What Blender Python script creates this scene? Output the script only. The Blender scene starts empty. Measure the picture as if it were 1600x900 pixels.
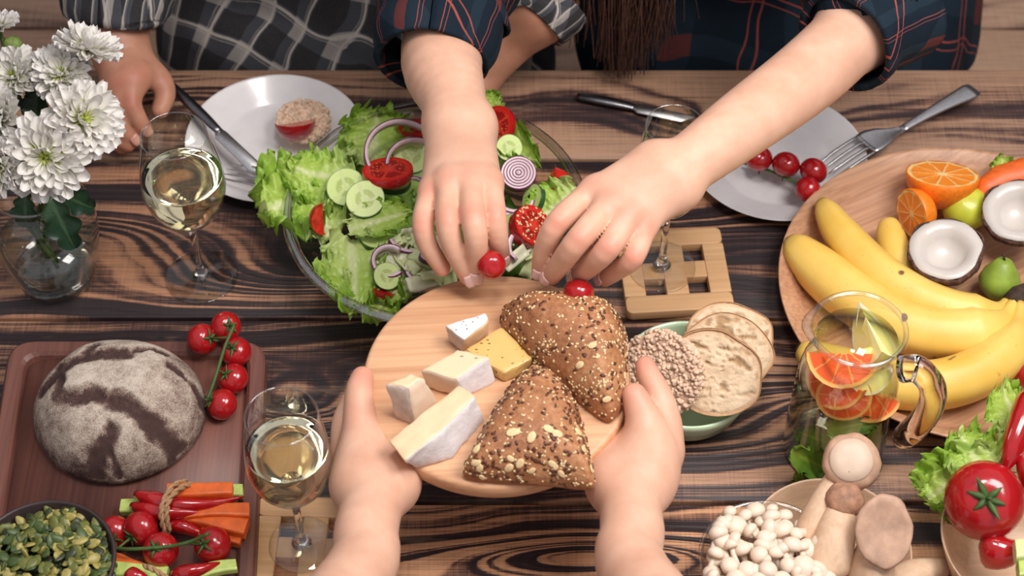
import bpy, math, random
import numpy as np
from mathutils import Vector, Matrix, Euler

# ------------------------------------------------------------------ camera, world, lights, exposure
SC = bpy.context.scene
COL = SC.collection
T = 0.75                                  # height of the table top
F = 2900.0                                # focal length in pixels of the 1600x900 frame
EL = math.radians(50)
CAM = Vector((0, -1.8125*math.cos(EL), T + 1.8125*math.sin(EL)))
FWD = Vector((0, math.cos(EL), -math.sin(EL))); RIGHT = Vector((1, 0, 0)); UP = Vector((0, math.sin(EL), math.cos(EL)))
cd = bpy.data.cameras.new('camera'); co = bpy.data.objects.new('camera', cd); COL.objects.link(co)
co.location = CAM; co.rotation_euler = (math.pi/2 - EL, 0, 0)
cd.sensor_width = 36; cd.lens = F*36/1600; cd.clip_start = .05
cd.dof.use_dof = True; cd.dof.focus_distance = 1.655; cd.dof.aperture_fstop = 6.3
SC.camera = co
w = bpy.data.worlds.new('world'); SC.world = w; w.use_nodes = True
w.node_tree.nodes['Background'].inputs[0].default_value = (.95, .93, 1.0, 1)
w.node_tree.nodes['Background'].inputs[1].default_value = .36
def area(name, loc, target, size, energy, col, sy=None):
    l = bpy.data.lights.new(name, 'AREA'); l.energy = energy; l.color = col
    l.shape = 'RECTANGLE'; l.size = size; l.size_y = sy or size
    o = bpy.data.objects.new(name, l); COL.objects.link(o); o.location = loc
    o.rotation_euler = (Vector(target) - Vector(loc)).to_track_quat('-Z', 'Y').to_euler()
    return o
area('window_light', (.75, -.35, 2.25), (.02, -.03, T), .75, 15, (1, .95, .92), .6)
pl = bpy.data.lights.new('vignette_spot', 'SPOT'); pl.energy = 46; pl.color = (1, .94, .89); pl.spot_size = math.radians(44); pl.spot_blend = 1.0; pl.shadow_soft_size = .22  # added spot, no known lamp: lets the light fall off towards the corners
po = bpy.data.objects.new('vignette_spot', pl); COL.objects.link(po); po.location = (.10, -.30, 2.75)
po.rotation_euler = (Vector((.02, -.12, T))-po.location).to_track_quat('-Z', 'Y').to_euler()
SC.view_settings.view_transform = 'Standard'; SC.view_settings.look = 'None'
SC.view_settings.exposure = 0.5; SC.view_settings.gamma = 1; SC.view_settings.use_curve_mapping = False

# ------------------------------------------------------------------ placement helpers
RN = random.Random(5)
PI = math.pi
def at(px, py, h=0.0):
    """world point at height h above the table top, seen at (px,py) of the photograph"""
    d = RIGHT*((px-800)/F) + UP*((450-py)/F) + FWD
    return CAM + d*((T+h-CAM.z)/d.z)
def mpp(p): return (Vector(p)-CAM).dot(FWD)/F          # metres per photograph pixel at a point
def proj(p):
    v = Vector(p)-CAM; z = v.dot(FWD)
    return 800+F*v.dot(RIGHT)/z, 450-F*v.dot(UP)/z
def h_for(p, py):
    """height above the table that a vertical line through p reaches at photo row py"""
    lo, hi = 0, .6
    for _ in range(40):
        m = (lo+hi)/2
        if proj((p[0], p[1], T+m))[1] > py: lo = m
        else: hi = m
    return lo

# ------------------------------------------------------------------ object helpers
def uniq(name): return name
def mesh(name, vf, mat, smooth=True):
    v, f = vf[0], vf[1]
    me = bpy.data.meshes.new(name)
    v = np.asarray(v, dtype=np.float32)
    if isinstance(f, np.ndarray) and f.ndim == 2:
        n, k = f.shape
        me.vertices.add(len(v)); me.vertices.foreach_set('co', v.ravel())
        me.loops.add(n*k); me.loops.foreach_set('vertex_index', f.astype(np.int32).ravel())
        me.polygons.add(n); me.polygons.foreach_set('loop_start', np.arange(0, n*k, k, dtype=np.int32))
        me.update(calc_edges=True)
    else:
        me.from_pydata([tuple(map(float, x)) for x in v], [], [tuple(int(i) for i in x) for x in f])
    if len(vf) > 2 and vf[2] is not None:
        uv = np.asarray(vf[2], dtype=np.float32)
        ul = me.uv_layers.new(name='UVMap')
        li = np.empty(len(me.loops), dtype=np.int32); me.loops.foreach_get('vertex_index', li)
        ul.data.foreach_set('uv', uv[li].ravel())
    for m in (mat if isinstance(mat, (list, tuple)) else [mat]):
        me.materials.append(m)
    if len(vf) > 3 and vf[3] is not None:
        me.polygons.foreach_set('material_index', np.asarray(vf[3], dtype=np.int32))
    me.polygons.foreach_set('use_smooth', [smooth]*len(me.polygons))
    me.validate(); me.update()
    return me
def link(name, data, parent=None, loc=(0, 0, 0), rot=(0, 0, 0), scale=None):
    o = bpy.data.objects.new(name, data); COL.objects.link(o)
    o.location = loc; o.rotation_euler = rot
    if scale is not None: o.scale = (scale,)*3 if isinstance(scale, (int, float)) else scale
    if parent: o.parent = parent
    return o
def obj(name, vf, mat, parent=None, loc=(0, 0, 0), rot=(0, 0, 0), scale=None, smooth=True, kind=None):
    o = link(name, mesh(name, vf, mat, smooth), parent, loc, rot, scale)
    if kind: o['kind'] = kind
    return o
def tag(o, label, cat, group=None):
    o['label'] = label; o['category'] = cat
    if group: o['group'] = group
    return o
def thing(name, label, cat, loc=(0, 0, 0), rot=(0, 0, 0), group=None, scale=None):
    return tag(link(name, None, None, loc, rot, scale), label, cat, group)
def wobj(name, vf, mat, parent, kind=None, smooth=True):
    """a part whose vertices are given in world space, under an unrotated parent"""
    o = obj(name, vf, mat, parent, smooth=smooth, kind=kind)
    p = parent; off = Vector((0, 0, 0))
    while p: off += p.location; p = p.parent
    o.location = -off
    return o
def bevel(o, w=.002, seg=2):
    m = o.modifiers.new('bevel', 'BEVEL'); m.width = w; m.segments = seg; m.limit_method = 'ANGLE'; m.angle_limit = .6
    return o
def subsurf(o, n=1):
    m = o.modifiers.new('subdivision', 'SUBSURF'); m.levels = n; m.render_levels = n
    return o
def solid(o, t, off=0.0):
    m = o.modifiers.new('solidify', 'SOLIDIFY'); m.thickness = t; m.offset = off
    return o
def copy(o, parent=None):
    c = o.copy(); COL.objects.link(c)
    if parent: c.parent = parent
    for ch in [x for x in o.children]:
        copy(ch, c)
    return c
def aim(d, up=(0, 0, 1), roll=0):
    """euler that takes local +Z to direction d"""
    q = Vector(d).to_track_quat('Z', 'Y')
    e = (q.to_matrix() @ Matrix.Rotation(roll, 3, 'Z')).to_euler()
    return e
def aimx(d, n=(0, 0, 1)):
    """euler that takes local +X to direction d and keeps local +Z near n"""
    x = Vector(d).normalized(); n = Vector(n); y = n.cross(x).normalized(); z = x.cross(y)
    return Matrix((x, y, z)).transposed().to_euler()

# ------------------------------------------------------------------ noise
def vnoise(p, seed=0):
    p = np.asarray(p, dtype=np.float64); i = np.floor(p).astype(np.int64); f = p-i; u = f*f*(3-2*f)
    def hsh(a, b, c):
        n = (a*374761393 + b*668265263 + c*2147483647 + seed*1013904223) & 0xffffffff
        n = ((n ^ (n >> 13))*1274126177) & 0xffffffff
        n = n ^ (n >> 16)
        return (n & 0xffff)/32767.5 - 1
    r = 0
    for a in (0, 1):
        for b in (0, 1):
            for c in (0, 1):
                wgt = (u[..., 0] if a else 1-u[..., 0])*(u[..., 1] if b else 1-u[..., 1])*(u[..., 2] if c else 1-u[..., 2])
                r = r + wgt*hsh(i[..., 0]+a, i[..., 1]+b, i[..., 2]+c)
    return r
def fbm(p, oct=3, seed=0):
    p = np.asarray(p, dtype=np.float64); r = 0; a = 1
    for o in range(oct):
        r = r + a*vnoise(p*2**o, seed+o); a *= .5
    return r

# ------------------------------------------------------------------ mesh generators
def join(*parts):
    V = []; Fc = []; U = []; n = 0; MI = []
    for i, p in enumerate(parts):
        V += [tuple(x) for x in p[0]]; Fc += [tuple(int(a)+n for a in x) for x in p[1]]; n = len(V)
    return V, Fc
def lathe(prof, n=48, closed=False):
    """rotate (r,z) points around z; points with r==0 become poles"""
    V = []; Fc = []; rings = []
    for r, z in prof:
        if r <= 1e-7: rings.append([len(V)]); V.append((0, 0, z))
        else:
            rings.append(list(range(len(V), len(V)+n)))
            V += [(r*math.cos(2*PI*k/n), r*math.sin(2*PI*k/n), z) for k in range(n)]
    pairs = list(zip(rings[:-1], rings[1:]))
    if closed: pairs.append((rings[-1], rings[0]))
    for A, B in pairs:
        for k in range(n):
            k2 = (k+1) % n
            if len(A) == 1 and len(B) == 1: continue
            if len(A) == 1: Fc.append((A[0], B[k2], B[k]))
            elif len(B) == 1: Fc.append((A[k], A[k2], B[0]))
            else: Fc.append((A[k], A[k2], B[k2], B[k]))
    return V, Fc
def smooth_path(pts, n=6):
    """Catmull-Rom through pts (tuples of any length)"""
    P = [np.array(p, dtype=float) for p in pts]; P = [2*P[0]-P[1]] + P + [2*P[-1]-P[-2]]
    out = []
    for i in range(1, len(P)-2):
        for k in range(n):
            t = k/n; a, b, c, d = P[i-1], P[i], P[i+1], P[i+2]
            out.append(.5*((2*b)+(-a+c)*t+(2*a-5*b+4*c-d)*t*t+(-a+3*b-3*c+d)*t**3))
    out.append(P[-2]); return out
def frames(P):
    P = [Vector(p[:3]) for p in P]; out = []; up = None
    for i in range(len(P)):
        t = (P[min(i+1, len(P)-1)]-P[max(i-1, 0)])
        t = t.normalized() if t.length > 1e-9 else Vector((0, 0, 1))
        if up is None: up = Vector((0, 0, 1)) if abs(t.z) < .9 else Vector((0, 1, 0))
        n = (up - t*up.dot(t)).normalized(); b = t.cross(n); up = n
        out.append((P[i], t, n, b))
    return out
def tube(pts, rad, n=10, caps=True, flat=1.0, uv=False, shape=None):
    """pts: points; rad: number or list; flat: scale along the second axis; shape(i,angle)->radius factor"""
    fr = frames(pts); V = []; Fc = []; U = []
    m = n+1 if uv else n; L = 0
    for i, (p, t, nn, b) in enumerate(fr):
        r = rad[i] if isinstance(rad, (list, tuple, np.ndarray)) else rad
        if i: L += (p-fr[i-1][0]).length
        for k in range(m):
            a = 2*PI*k/n; s = shape(i, a) if shape else 1
            V.append(tuple(p + (nn*math.cos(a)*flat + b*math.sin(a))*r*s)); U.append((k/n, L))
    for i in range(len(fr)-1):
        for k in range(n):
            k2 = k+1 if uv else (k+1) % n
            Fc.append((i*m+k, i*m+k2, (i+1)*m+k2, (i+1)*m+k))
    if caps:
        Fc.append(tuple(range(n-1, -1, -1))); o = (len(fr)-1)*m; Fc.append(tuple(range(o, o+n)))
    return (V, Fc, U) if uv else (V, Fc)
def ball(r, nu=20, nv=14, sq=(1, 1, 1)):
    V, Fc = lathe([(r*math.sin(PI*i/nv), -r*math.cos(PI*i/nv)) if 0 < i < nv else (0, -r*math.cos(PI*i/nv)) for i in range(nv+1)], nu)
    return [(x*sq[0], y*sq[1], z*sq[2]) for x, y, z in V], Fc
def grid(nu, nv, fn):
    V = []; U = []; Fc = []
    for j in range(nv+1):
        for i in range(nu+1):
            u, v = i/nu, j/nv; V.append(fn(u, v)); U.append((u, v))
    for j in range(nv):
        for i in range(nu):
            a = j*(nu+1)+i; Fc.append((a, a+1, a+nu+2, a+nu+1))
    return V, Fc, U
def box(sx, sy, sz, c=(0, 0, 0)):
    x, y, z = sx/2, sy/2, sz/2
    V = [(c[0]+a*x, c[1]+b*y, c[2]+d*z) for d in (-1, 1) for b in (-1, 1) for a in (-1, 1)]
    return V, [(0, 2, 3, 1), (4, 5, 7, 6), (0, 1, 5, 4), (2, 6, 7, 3), (0, 4, 6, 2), (1, 3, 7, 5)]
def prism(poly, z0, z1):
    n = len(poly); V = [(x, y, z0) for x, y in poly]+[(x, y, z1) for x, y in poly]
    Fc = [tuple(range(n-1, -1, -1)), tuple(range(n, 2*n))]+[(i, (i+1) % n, n+(i+1) % n, n+i) for i in range(n)]
    return V, Fc
def rounded_rect(sx, sy, r, n=5):
    out = []
    for cx, cy, a0 in ((1, 1, 0), (-1, 1, 90), (-1, -1, 180), (1, -1, 270)):
        for k in range(n+1):
            a = math.radians(a0+90*k/n); out.append((cx*(sx/2-r)+r*math.cos(a), cy*(sy/2-r)+r*math.sin(a)))
    return out
def xf(vf, M):
    return ([tuple(M @ Vector(p)) for p in vf[0]],)+tuple(vf[1:])
def perturb(vf, amp, freq, seed=0, oct=2):
    V = np.array(vf[0], dtype=float); n = np.stack([fbm(V*freq, oct, seed+7*k) for k in range(3)], 1)
    return (V+n*amp,)+tuple(vf[1:])

# ------------------------------------------------------------------ implicit surfaces (bodies, clothes)
def cap_d(p, a, b, ra, rb):
    ab = b-a; L = float(ab @ ab); q = p-a
    if L < 1e-12: return np.sqrt((q*q).sum(1))-ra
    t = np.clip((q @ ab)/L, 0, 1); d = q-t[:, None]*ab
    return np.sqrt((d*d).sum(1))-(ra+t*(rb-ra))
def smin(a, b, k):
    h = np.maximum(k-np.abs(a-b), 0)/k
    return np.minimum(a, b)-h*h*k*.25
class Body:
    """smooth union of tapered limbs; each chain (finger) blends with the core but not with the other chains"""
    def __init__(s): s.core = []; s.chains = []
    def segs(s, pts, n):
        P = smooth_path([tuple(p)+(r,) for p, r in pts], n) if n > 1 and len(pts) > 2 else [np.array(tuple(p)+(r,)) for p, r in pts]
        return [(a[:3], b[:3], a[3], b[3]) for a, b in zip(P[:-1], P[1:])]
    def limb(s, pts, k=.012, n=4): s.core.append((s.segs(pts, n), k))
    def chain(s, pts, k=.01, n=4): s.chains.append((s.segs(pts, n), k))
    def ev(s, p, core, chains):
        d = np.full(len(p), 1.0)
        for g, k in core:
            c = cap_d(p, *g[0])
            for q in g[1:]: c = np.minimum(c, cap_d(p, *q))
            d = smin(d, c, k)
        out = d
        for g, k in chains:
            c = cap_d(p, *g[0])
            for q in g[1:]: c = np.minimum(c, cap_d(p, *q))
            out = np.minimum(out, smin(d, c, k))
        return out
    def mesh(s, h, B=8):
        prims = [q for g, _ in s.core+s.chains for q in g]
        lo = np.min([np.minimum(q[0], q[1])-max(q[2], q[3]) for q in prims], 0)-4*h
        hi = np.max([np.maximum(q[0], q[1])+max(q[2], q[3]) for q in prims], 0)+4*h
        nb = np.ceil((hi-lo)/(B*h)).astype(int)+1; N = nb*B
        G = np.ones(N, dtype=np.float32)
        loc = np.stack(np.meshgrid(*[np.arange(B)]*3, indexing='ij'), -1).reshape(-1, 3)*h
        rad = B*h*.87
        dm = np.full(tuple(nb), 9.0); lists = {}
        groups = s.core+s.chains
        for gi, (g, _) in enumerate(groups):
            for q in g:
                m = max(q[2], q[3])+rad+.034
                i0 = np.maximum(((np.minimum(q[0], q[1])-m-lo)/(B*h)).astype(int), 0); i1 = np.minimum(((np.maximum(q[0], q[1])+m-lo)/(B*h)).astype(int)+1, nb)
                ctr = np.stack(np.meshgrid(*[np.arange(u, v) for u, v in zip(i0, i1)], indexing='ij'), -1).reshape(-1, 3)
                d = cap_d(lo+(ctr*B+(B-1)/2)*h, *q)
                t = tuple(ctr.T); dm[t] = np.minimum(dm[t], d)
                for c in ctr[d < rad+.03]: lists.setdefault(tuple(int(x) for x in c), {}).setdefault(gi, []).append(q)
        nc = len(s.core)
        for key, gs in lists.items():
            dd = dm[key]
            if dd > rad+.012: continue
            i, j, k = (x*B for x in key)
            if dd < -rad-.03: G[i:i+B, j:j+B, k:k+B] = -1; continue
            G[i:i+B, j:j+B, k:k+B] = s.ev(loc+lo+np.array(key)*B*h, [(gs[n], groups[n][1]) for n in sorted(gs) if n < nc], [(gs[n], groups[n][1]) for n in sorted(gs) if n >= nc]).reshape(B, B, B)
        return nets(G, lo, h)
def nets(G, lo, h):
    s = G < 0
    c = np.zeros(tuple(n-1 for n in G.shape), dtype=np.int8)
    for a in (0, 1):
        for b in (0, 1):
            for d in (0, 1):
                c += s[a:G.shape[0]-1+a, b:G.shape[1]-1+b, d:G.shape[2]-1+d]
    act = np.argwhere((c > 0) & (c < 8))
    idx = np.full(c.shape, -1, dtype=np.int32); idx[tuple(act.T)] = np.arange(len(act))
    acc = np.zeros((len(act), 3)); cnt = np.zeros(len(act))
    cor = [(a, b, d) for a in (0, 1) for b in (0, 1) for d in (0, 1)]
    for A in cor:
        for ax in range(3):
            if A[ax]: continue
            Bc = list(A); Bc[ax] = 1
            ga = G[tuple((act+A).T)]; gb = G[tuple((act+Bc).T)]
            m = (ga < 0) != (gb < 0); t = np.where(m, ga/np.where(m, ga-gb, 1), 0)
            pt = np.repeat(np.array(A, float)[None], len(act), 0); pt[:, ax] += t
            acc += pt*m[:, None]; cnt += m
    V = lo+(act+acc/cnt[:, None])*h
    Q = []
    for ax in range(3):
        sl0 = [slice(None)]*3; sl1 = [slice(None)]*3; sl0[ax] = slice(0, -1); sl1[ax] = slice(1, None)
        ch = np.argwhere(s[tuple(sl0)] != s[tuple(sl1)])
        b, d = [x for x in range(3) if x != ax]
        ch = ch[(ch[:, b] > 0) & (ch[:, d] > 0) & (ch[:, b] < G.shape[b]-1) & (ch[:, d] < G.shape[d]-1)]
        inside = s[tuple(ch.T)]
        q = []
        for ob, od in ((-1, -1), (0, -1), (0, 0), (-1, 0)):
            e = ch.copy(); e[:, b] += ob; e[:, d] += od; q.append(idx[tuple(e.T)])
        q = np.stack(q, 1); flip = inside if ax != 1 else ~inside
        q[~flip] = q[~flip][:, ::-1]
        Q.append(q)
    Q = np.concatenate(Q)
    return V, Q[(Q >= 0).all(1)]
def laplace(V, Q, it=2, lam=.5):
    n = len(V); A = Q.ravel(); Bn = np.roll(Q, -1, 1).ravel()
    cnt = np.bincount(A, minlength=n)+np.bincount(Bn, minlength=n)
    for _ in range(it):
        acc = np.stack([np.bincount(A, V[Bn, k], n)+np.bincount(Bn, V[A, k], n) for k in range(3)], 1)
        V = V+lam*(acc/np.maximum(cnt, 1)[:, None]-V)
    return V

# ------------------------------------------------------------------ materials
def C(r, g, b):
    f = lambda x: (x/255/12.92 if x/255 <= .04045 else ((x/255+.055)/1.055)**2.4)
    return (f(r), f(g), f(b), 1)
class Mat:
    def __init__(s, name):
        s.m = bpy.data.materials.new(name); s.m.use_nodes = True; s.t = s.m.node_tree
        s.b = s.t.nodes['Principled BSDF']; s.out = s.t.nodes['Material Output']; s._tc = None
    def setv(s, sock, v):
        if isinstance(v, bpy.types.NodeSocket): s.t.links.new(v, sock)
        elif v is not None:
            if sock.type == 'RGBA' and len(v) == 3: v = tuple(v)+(1,)
            sock.default_value = v
    def node(s, kind, attrs=None, **inp):
        n = s.t.nodes.new('ShaderNode'+kind)
        for k, v in (attrs or {}).items(): setattr(n, k, v)
        for k, v in inp.items(): s.setv(n.inputs[k.replace('_', ' ')], v)
        return n
    def p(s, **inp):
        for k, v in inp.items(): s.setv(s.b.inputs[k.replace('_', ' ')], v)
        return s
    def tc(s, which='Object'):
        if s._tc is None: s._tc = s.t.nodes.new('ShaderNodeTexCoord')
        return s._tc.outputs[which]
    def map(s, scale=(1, 1, 1), loc=(0, 0, 0), rot=(0, 0, 0), vec=None):
        return s.node('Mapping', Vector=vec or s.tc(), Scale=scale, Location=loc, Rotation=rot).outputs[0]
    def noise(s, scale, vec=None, detail=3, rough=.55, dist=0, out='Fac'):
        return s.node('TexNoise', Vector=vec or s.tc(), Scale=scale, Detail=detail, Roughness=rough, Distortion=dist).outputs[out]
    def vor(s, scale, vec=None, feature='F1', out='Distance', rnd=1.0):
        return s.node('TexVoronoi', {'feature': feature}, Vector=vec or s.tc(), Scale=scale, Randomness=rnd).outputs[out]
    def math(s, op, a, b=None, c=None, clamp=False):
        n = s.t.nodes.new('ShaderNodeMath'); n.operation = op; n.use_clamp = clamp
        for i, v in enumerate((a, b, c)):
            if v is not None: s.setv(n.inputs[i], v)
        return n.outputs[0]
    def mix(s, fac, a, b, mode='MIX'):
        n = s.t.nodes.new('ShaderNodeMix'); n.data_type = 'RGBA'; n.blend_type = mode
        s.setv(n.inputs[0], fac); s.setv(n.inputs[6], a); s.setv(n.inputs[7], b); return n.outputs[2]
    def ramp(s, fac, stops, interp='LINEAR'):
        n = s.t.nodes.new('ShaderNodeValToRGB'); n.color_ramp.interpolation = interp
        e = n.color_ramp.elements
        while len(e) < len(stops): e.new(.5)
        for x, (pos, col) in zip(e, stops):
            x.position = pos; x.color = col if hasattr(col, '__len__') else (col, col, col, 1)
        s.setv(n.inputs[0], fac); return n.outputs[0]
    def sep(s, vec): return s.node('SeparateXYZ', Vector=vec).outputs
    def comb(s, x, y, z=0.0):
        n = s.t.nodes.new('ShaderNodeCombineXYZ')
        for i, v in enumerate((x, y, z)): s.setv(n.inputs[i], v)
        return n.outputs[0]
    def bump(s, h, strength=.4, dist=.002):
        s.setv(s.b.inputs['Normal'], s.node('Bump', Height=h, Strength=strength, Distance=dist).outputs[0]); return s
def plain(name, col, rough=.5, amp=.12, scale=60, bump=0, sss=0, spec=.5, metal=0, coat=0):
    """base colour with a little mottling"""
    m = Mat(name); n = m.noise(scale)
    f = tuple(min(1, x*(1+amp)) for x in col[:3])+(1,); d = tuple(x*(1-amp) for x in col[:3])+(1,)
    m.p(Base_Color=m.ramp(n, [(.3, d), (.7, f)]), Roughness=rough, Metallic=metal)
    m.b.inputs['Specular IOR Level'].default_value = spec
    if coat: m.p(Coat_Weight=coat, Coat_Roughness=.08)
    if sss:
        m.p(Subsurface_Weight=sss, Subsurface_Radius=(.012, .006, .004), Subsurface_Scale=1.0)
    if bump: m.bump(n, bump)
    return m.m
def thin_glass(name, tint=(.97, .98, .97), edge=(.62, .66, .62), rough=.0, power=3.0, gloss=1.0):
    m = Mat(name); m.t.nodes.remove(m.b)
    lw = m.node('LayerWeight', Blend=.5).outputs['Facing']
    f = m.math('POWER', lw, power)
    col = m.mix(f, tint+(1,), edge+(1,))
    tr = m.node('BsdfTransparent', Color=col).outputs[0]
    gl = m.node('BsdfGlossy', Color=(1, 1, 1, 1), Roughness=rough).outputs[0]
    fr = m.math('MULTIPLY', m.math('ADD', m.math('MULTIPLY', m.math('POWER', lw, 4.0), .6), .045), gloss, clamp=True)
    mx = m.node('MixShader'); m.setv(mx.inputs[0], fr); m.setv(mx.inputs[1], tr); m.setv(mx.inputs[2], gl)
    m.t.links.new(mx.outputs[0], m.out.inputs[0]); return m.m
def real_glass(name, col=(1, 1, 1, 1), ior=1.45, rough=0.0):
    m = Mat(name); m.p(Base_Color=col, Roughness=rough, IOR=ior, Transmission_Weight=1.0); return m.m
def pale_wood(name, a, b, ring=22, axis=0, rough=.45, fine=.35):
    """light board wood: streaks along one axis"""
    m = Mat(name); sc = [ring, ring, ring]; sc[axis] = 1.2
    s2 = [260, 260, 260]; s2[axis] = 6
    n1 = m.noise(1, m.map(sc), 3, .6, .4); n2 = m.noise(1, m.map(s2), 2)
    f = m.math('ADD', m.math('MULTIPLY', n1, 1-fine), m.math('MULTIPLY', n2, fine))
    m.p(Base_Color=m.ramp(f, [(.34, a), (.64, b)]), Roughness=rough)
    m.bump(n2, .12, .001); return m.m
def burnt_wood(name, knots, seed, burn=.5, period=.012, tone=1.0, contrast=1.0, tilt=0.0, light=(205, 158, 122)):
    """scorched softwood: uneven rings run along x and bend round knots (x, y, a, b, strength)"""
    m = Mat(name); o = m.tc(); X, Y, Z = m.sep(o)[:3]
    lo = m.node('TexNoise', Vector=m.map((3.4, 9, 1), (seed*3.1, seed*1.7, 0)), Scale=1.0, Detail=1.5, Roughness=.5).outputs['Fac']
    ph = m.math('ADD', Y, m.math('MULTIPLY', m.math('SUBTRACT', lo, .5), .085))
    kn = None; halo = None
    for x, y, a, b, k in knots:
        dx = m.math('DIVIDE', m.math('SUBTRACT', X, x), a); dy = m.math('DIVIDE', m.math('SUBTRACT', Y, y), b)
        e = m.math('EXPONENT', m.math('MULTIPLY', m.math('ADD', m.math('MULTIPLY', dx, dx), m.math('MULTIPLY', dy, dy)), -1.0))
        ph = m.math('ADD', ph, m.math('MULTIPLY', e, k))
        h2 = m.math('POWER', e, .55); halo = h2 if halo is None else m.math('MAXIMUM', halo, h2); core = m.math('POWER', e, 9.0); kn = core if kn is None else m.math('ADD', kn, core)
    wob = m.noise(1, m.map((20, 120, 1), (seed, 2, 0)), 3)
    ph = m.math('ADD', ph, m.math('MULTIPLY', wob, period*.35))
    wide = m.noise(1, m.comb(m.math('MULTIPLY', X, .9), m.math('MULTIPLY', ph, .55/period), seed), 0)
    mid = m.noise(1, m.comb(m.math('MULTIPLY', X, 1.6), m.math('MULTIPLY', ph, 1.7/period), seed+4), 1, .5)
    fib = m.noise(1, m.map((9, 620, 1), (seed, 0, 0)), 2, .6)
    hat = m.noise(1, m.map((460, 16, 1), (seed, 5, 0)), 2, .6)
    brn = m.noise(1, m.map((2.4, 8, 1), (seed*2.3, seed, 0)), 4, .62)
    c = contrast
    f = m.math('ADD', m.math('MULTIPLY', m.math('SUBTRACT', wide, .5), 2.1*c), m.math('MULTIPLY', m.math('SUBTRACT', mid, .5), 1.5*c))
    if halo is not None: f = m.math('ADD', f, m.math('MULTIPLY', m.math('MULTIPLY', m.math('SINE', m.math('MULTIPLY', ph, 2*PI/(period*1.1))), halo), .34))
    f = m.math('ADD', m.math('ADD', f, .60), m.math('MULTIPLY', m.math('SUBTRACT', fib, .5), .62))
    f = m.math('ADD', f, m.math('MULTIPLY', m.math('SUBTRACT', hat, .5), .26))
    f = m.math('SUBTRACT', f, m.math('MULTIPLY', m.math('SUBTRACT', brn, .5-.30*(burn-.5)), 1.7))
    f = m.math('ADD', f, m.math('MULTIPLY', X, tilt))
    f = m.math('SUBTRACT', f, .5*(burn-.5))
    if kn is not None: f = m.math('SUBTRACT', f, m.math('MULTIPLY', kn, .5))
    q = lambda r, g, b: tuple(x*tone for x in C(r, g, b)[:3])+(1,)
    L = light; h = lambda k, d: tuple(int(v*k+w*(1-k)) for v, w in zip(L, d))
    col = m.ramp(f, [(.14, q(44, 32, 35)), (.38, q(68, 47, 45)), (.54, q(*h(.42, (80, 52, 46)))), (.68, q(*h(.80, (90, 60, 50)))), (.92, q(*L))])
    fine = m.math('ADD', m.math('MULTIPLY', fib, .80), m.math('MULTIPLY', hat, .20))
    col = m.mix(1.0, col, m.ramp(fine, [(.30, (.50, .47, .46, 1)), (.50, (.92, .91, .90, 1)), (.68, (1.14, 1.12, 1.10, 1))]), 'MULTIPLY')
    wear = m.ramp(m.noise(1, m.map((7, 34, 1), (seed*5, 3, 0)), 4, .7), [(.60, 0.0), (.74, 1.0)])
    col = m.mix(m.math('MULTIPLY', wear, .38), col, q(168, 138, 116))
    m.p(Base_Color=col, Roughness=.52); m.bump(f, .4, .0014); return m.m

SKIN = {}
def skin(name, a, b, rosy):
    m = Mat(name); n = m.noise(30, None, 5, .6); n2 = m.noise(900, None, 2)
    col = m.ramp(n, [(.30, a), (.70, b)]); red = m.sep(m.tc('UV'))[0]
    col = m.mix(m.math('MULTIPLY', red, m.math('ADD', m.math('MULTIPLY', n, .9), .25)), col, rosy)
    m.p(Base_Color=col, Roughness=.46, Subsurface_Weight=.18, Subsurface_Radius=(.012, .005, .003), Subsurface_Scale=1.0)
    m.b.inputs['Specular IOR Level'].default_value = .35
    m.bump(n2, .10, .0008); return m.m
m_skin = skin('fair_skin', C(212, 163, 137), C(228, 184, 159), C(208, 130, 110))
m_skin2 = skin('shaded_skin', C(176, 122, 98), C(200, 146, 120), C(182, 108, 88))  # knife guest sits in shade; that shade is put into the skin colour
m_nail = plain('nail', C(236, 196, 188), .25, .04, coat=.4)
m_nail2 = plain('shaded_nail', C(206, 152, 132), .3, .04, coat=.3)  # nail darkened to go with the shade in that skin colour
m_hair = plain('brown_hair', C(74, 48, 40), .42, .5, 300)
m_glass = thin_glass('clear_glass', (.985, .99, .985), (.55, .58, .54), 0, 3.0, 1.5)
m_glass_thick = thin_glass('rim_glass', (.97, .98, .97), (.62, .66, .62), .02, 2.2, 2.4)
m_rimglass = thin_glass('polished_rim', (.92, .93, .91), (.66, .68, .64), .06, 1.2, 5.0)
m_solidglass = real_glass('stem_glass')
m_wine = real_glass('white_wine', C(251, 245, 208), 1.33)
m_water = thin_glass('vase_water', (.95, .97, .94), (.72, .77, .72), 0, 2.2, 1.6)
m_lemonade = thin_glass('citrus_water', (.98, .98, .86), (.80, .81, .55), 0, 3.0, 1.3)
m_plate = plain('white_porcelain', C(226, 222, 222), .22, .03, coat=.3)
m_steel = plain('brushed_steel', C(206, 204, 204), .36, .1, 300, metal=1)
m_darksteel = plain('dark_steel', C(120, 118, 122), .28, .12, 200, metal=1)
m_board = pale_wood('beech_board', C(196, 142, 104), C(222, 176, 136), 40, 0, .45, .5)
m_tray = pale_wood('ash_tray', C(160, 114, 86), C(204, 158, 122), 26, 0, .45, .5)
m_trivet = pale_wood('bamboo', C(206, 158, 112), C(232, 190, 142), 30, 0)
m_darkboard = pale_wood('walnut_board', C(80, 48, 44), C(122, 78, 66), 24, 1)
m_red = plain('tomato_skin', C(170, 20, 26), .2, .18, 22, sss=.08, coat=.5)
m_redpale = plain('tomato_flesh', C(186, 36, 28), .2, .45, 160, bump=.2, coat=.6)
m_stalk = plain('tomato_stalk', C(66, 92, 40), .6, .3, 90)
m_orange = plain('orange_peel', C(240, 128, 30), .42, .14, 240, bump=.25)
m_lemonpeel = plain('lemon_peel', C(246, 228, 120), .4, .1, 200, bump=.2)
m_pith = plain('citrus_pith', C(244, 226, 170), .6, .06)
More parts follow.
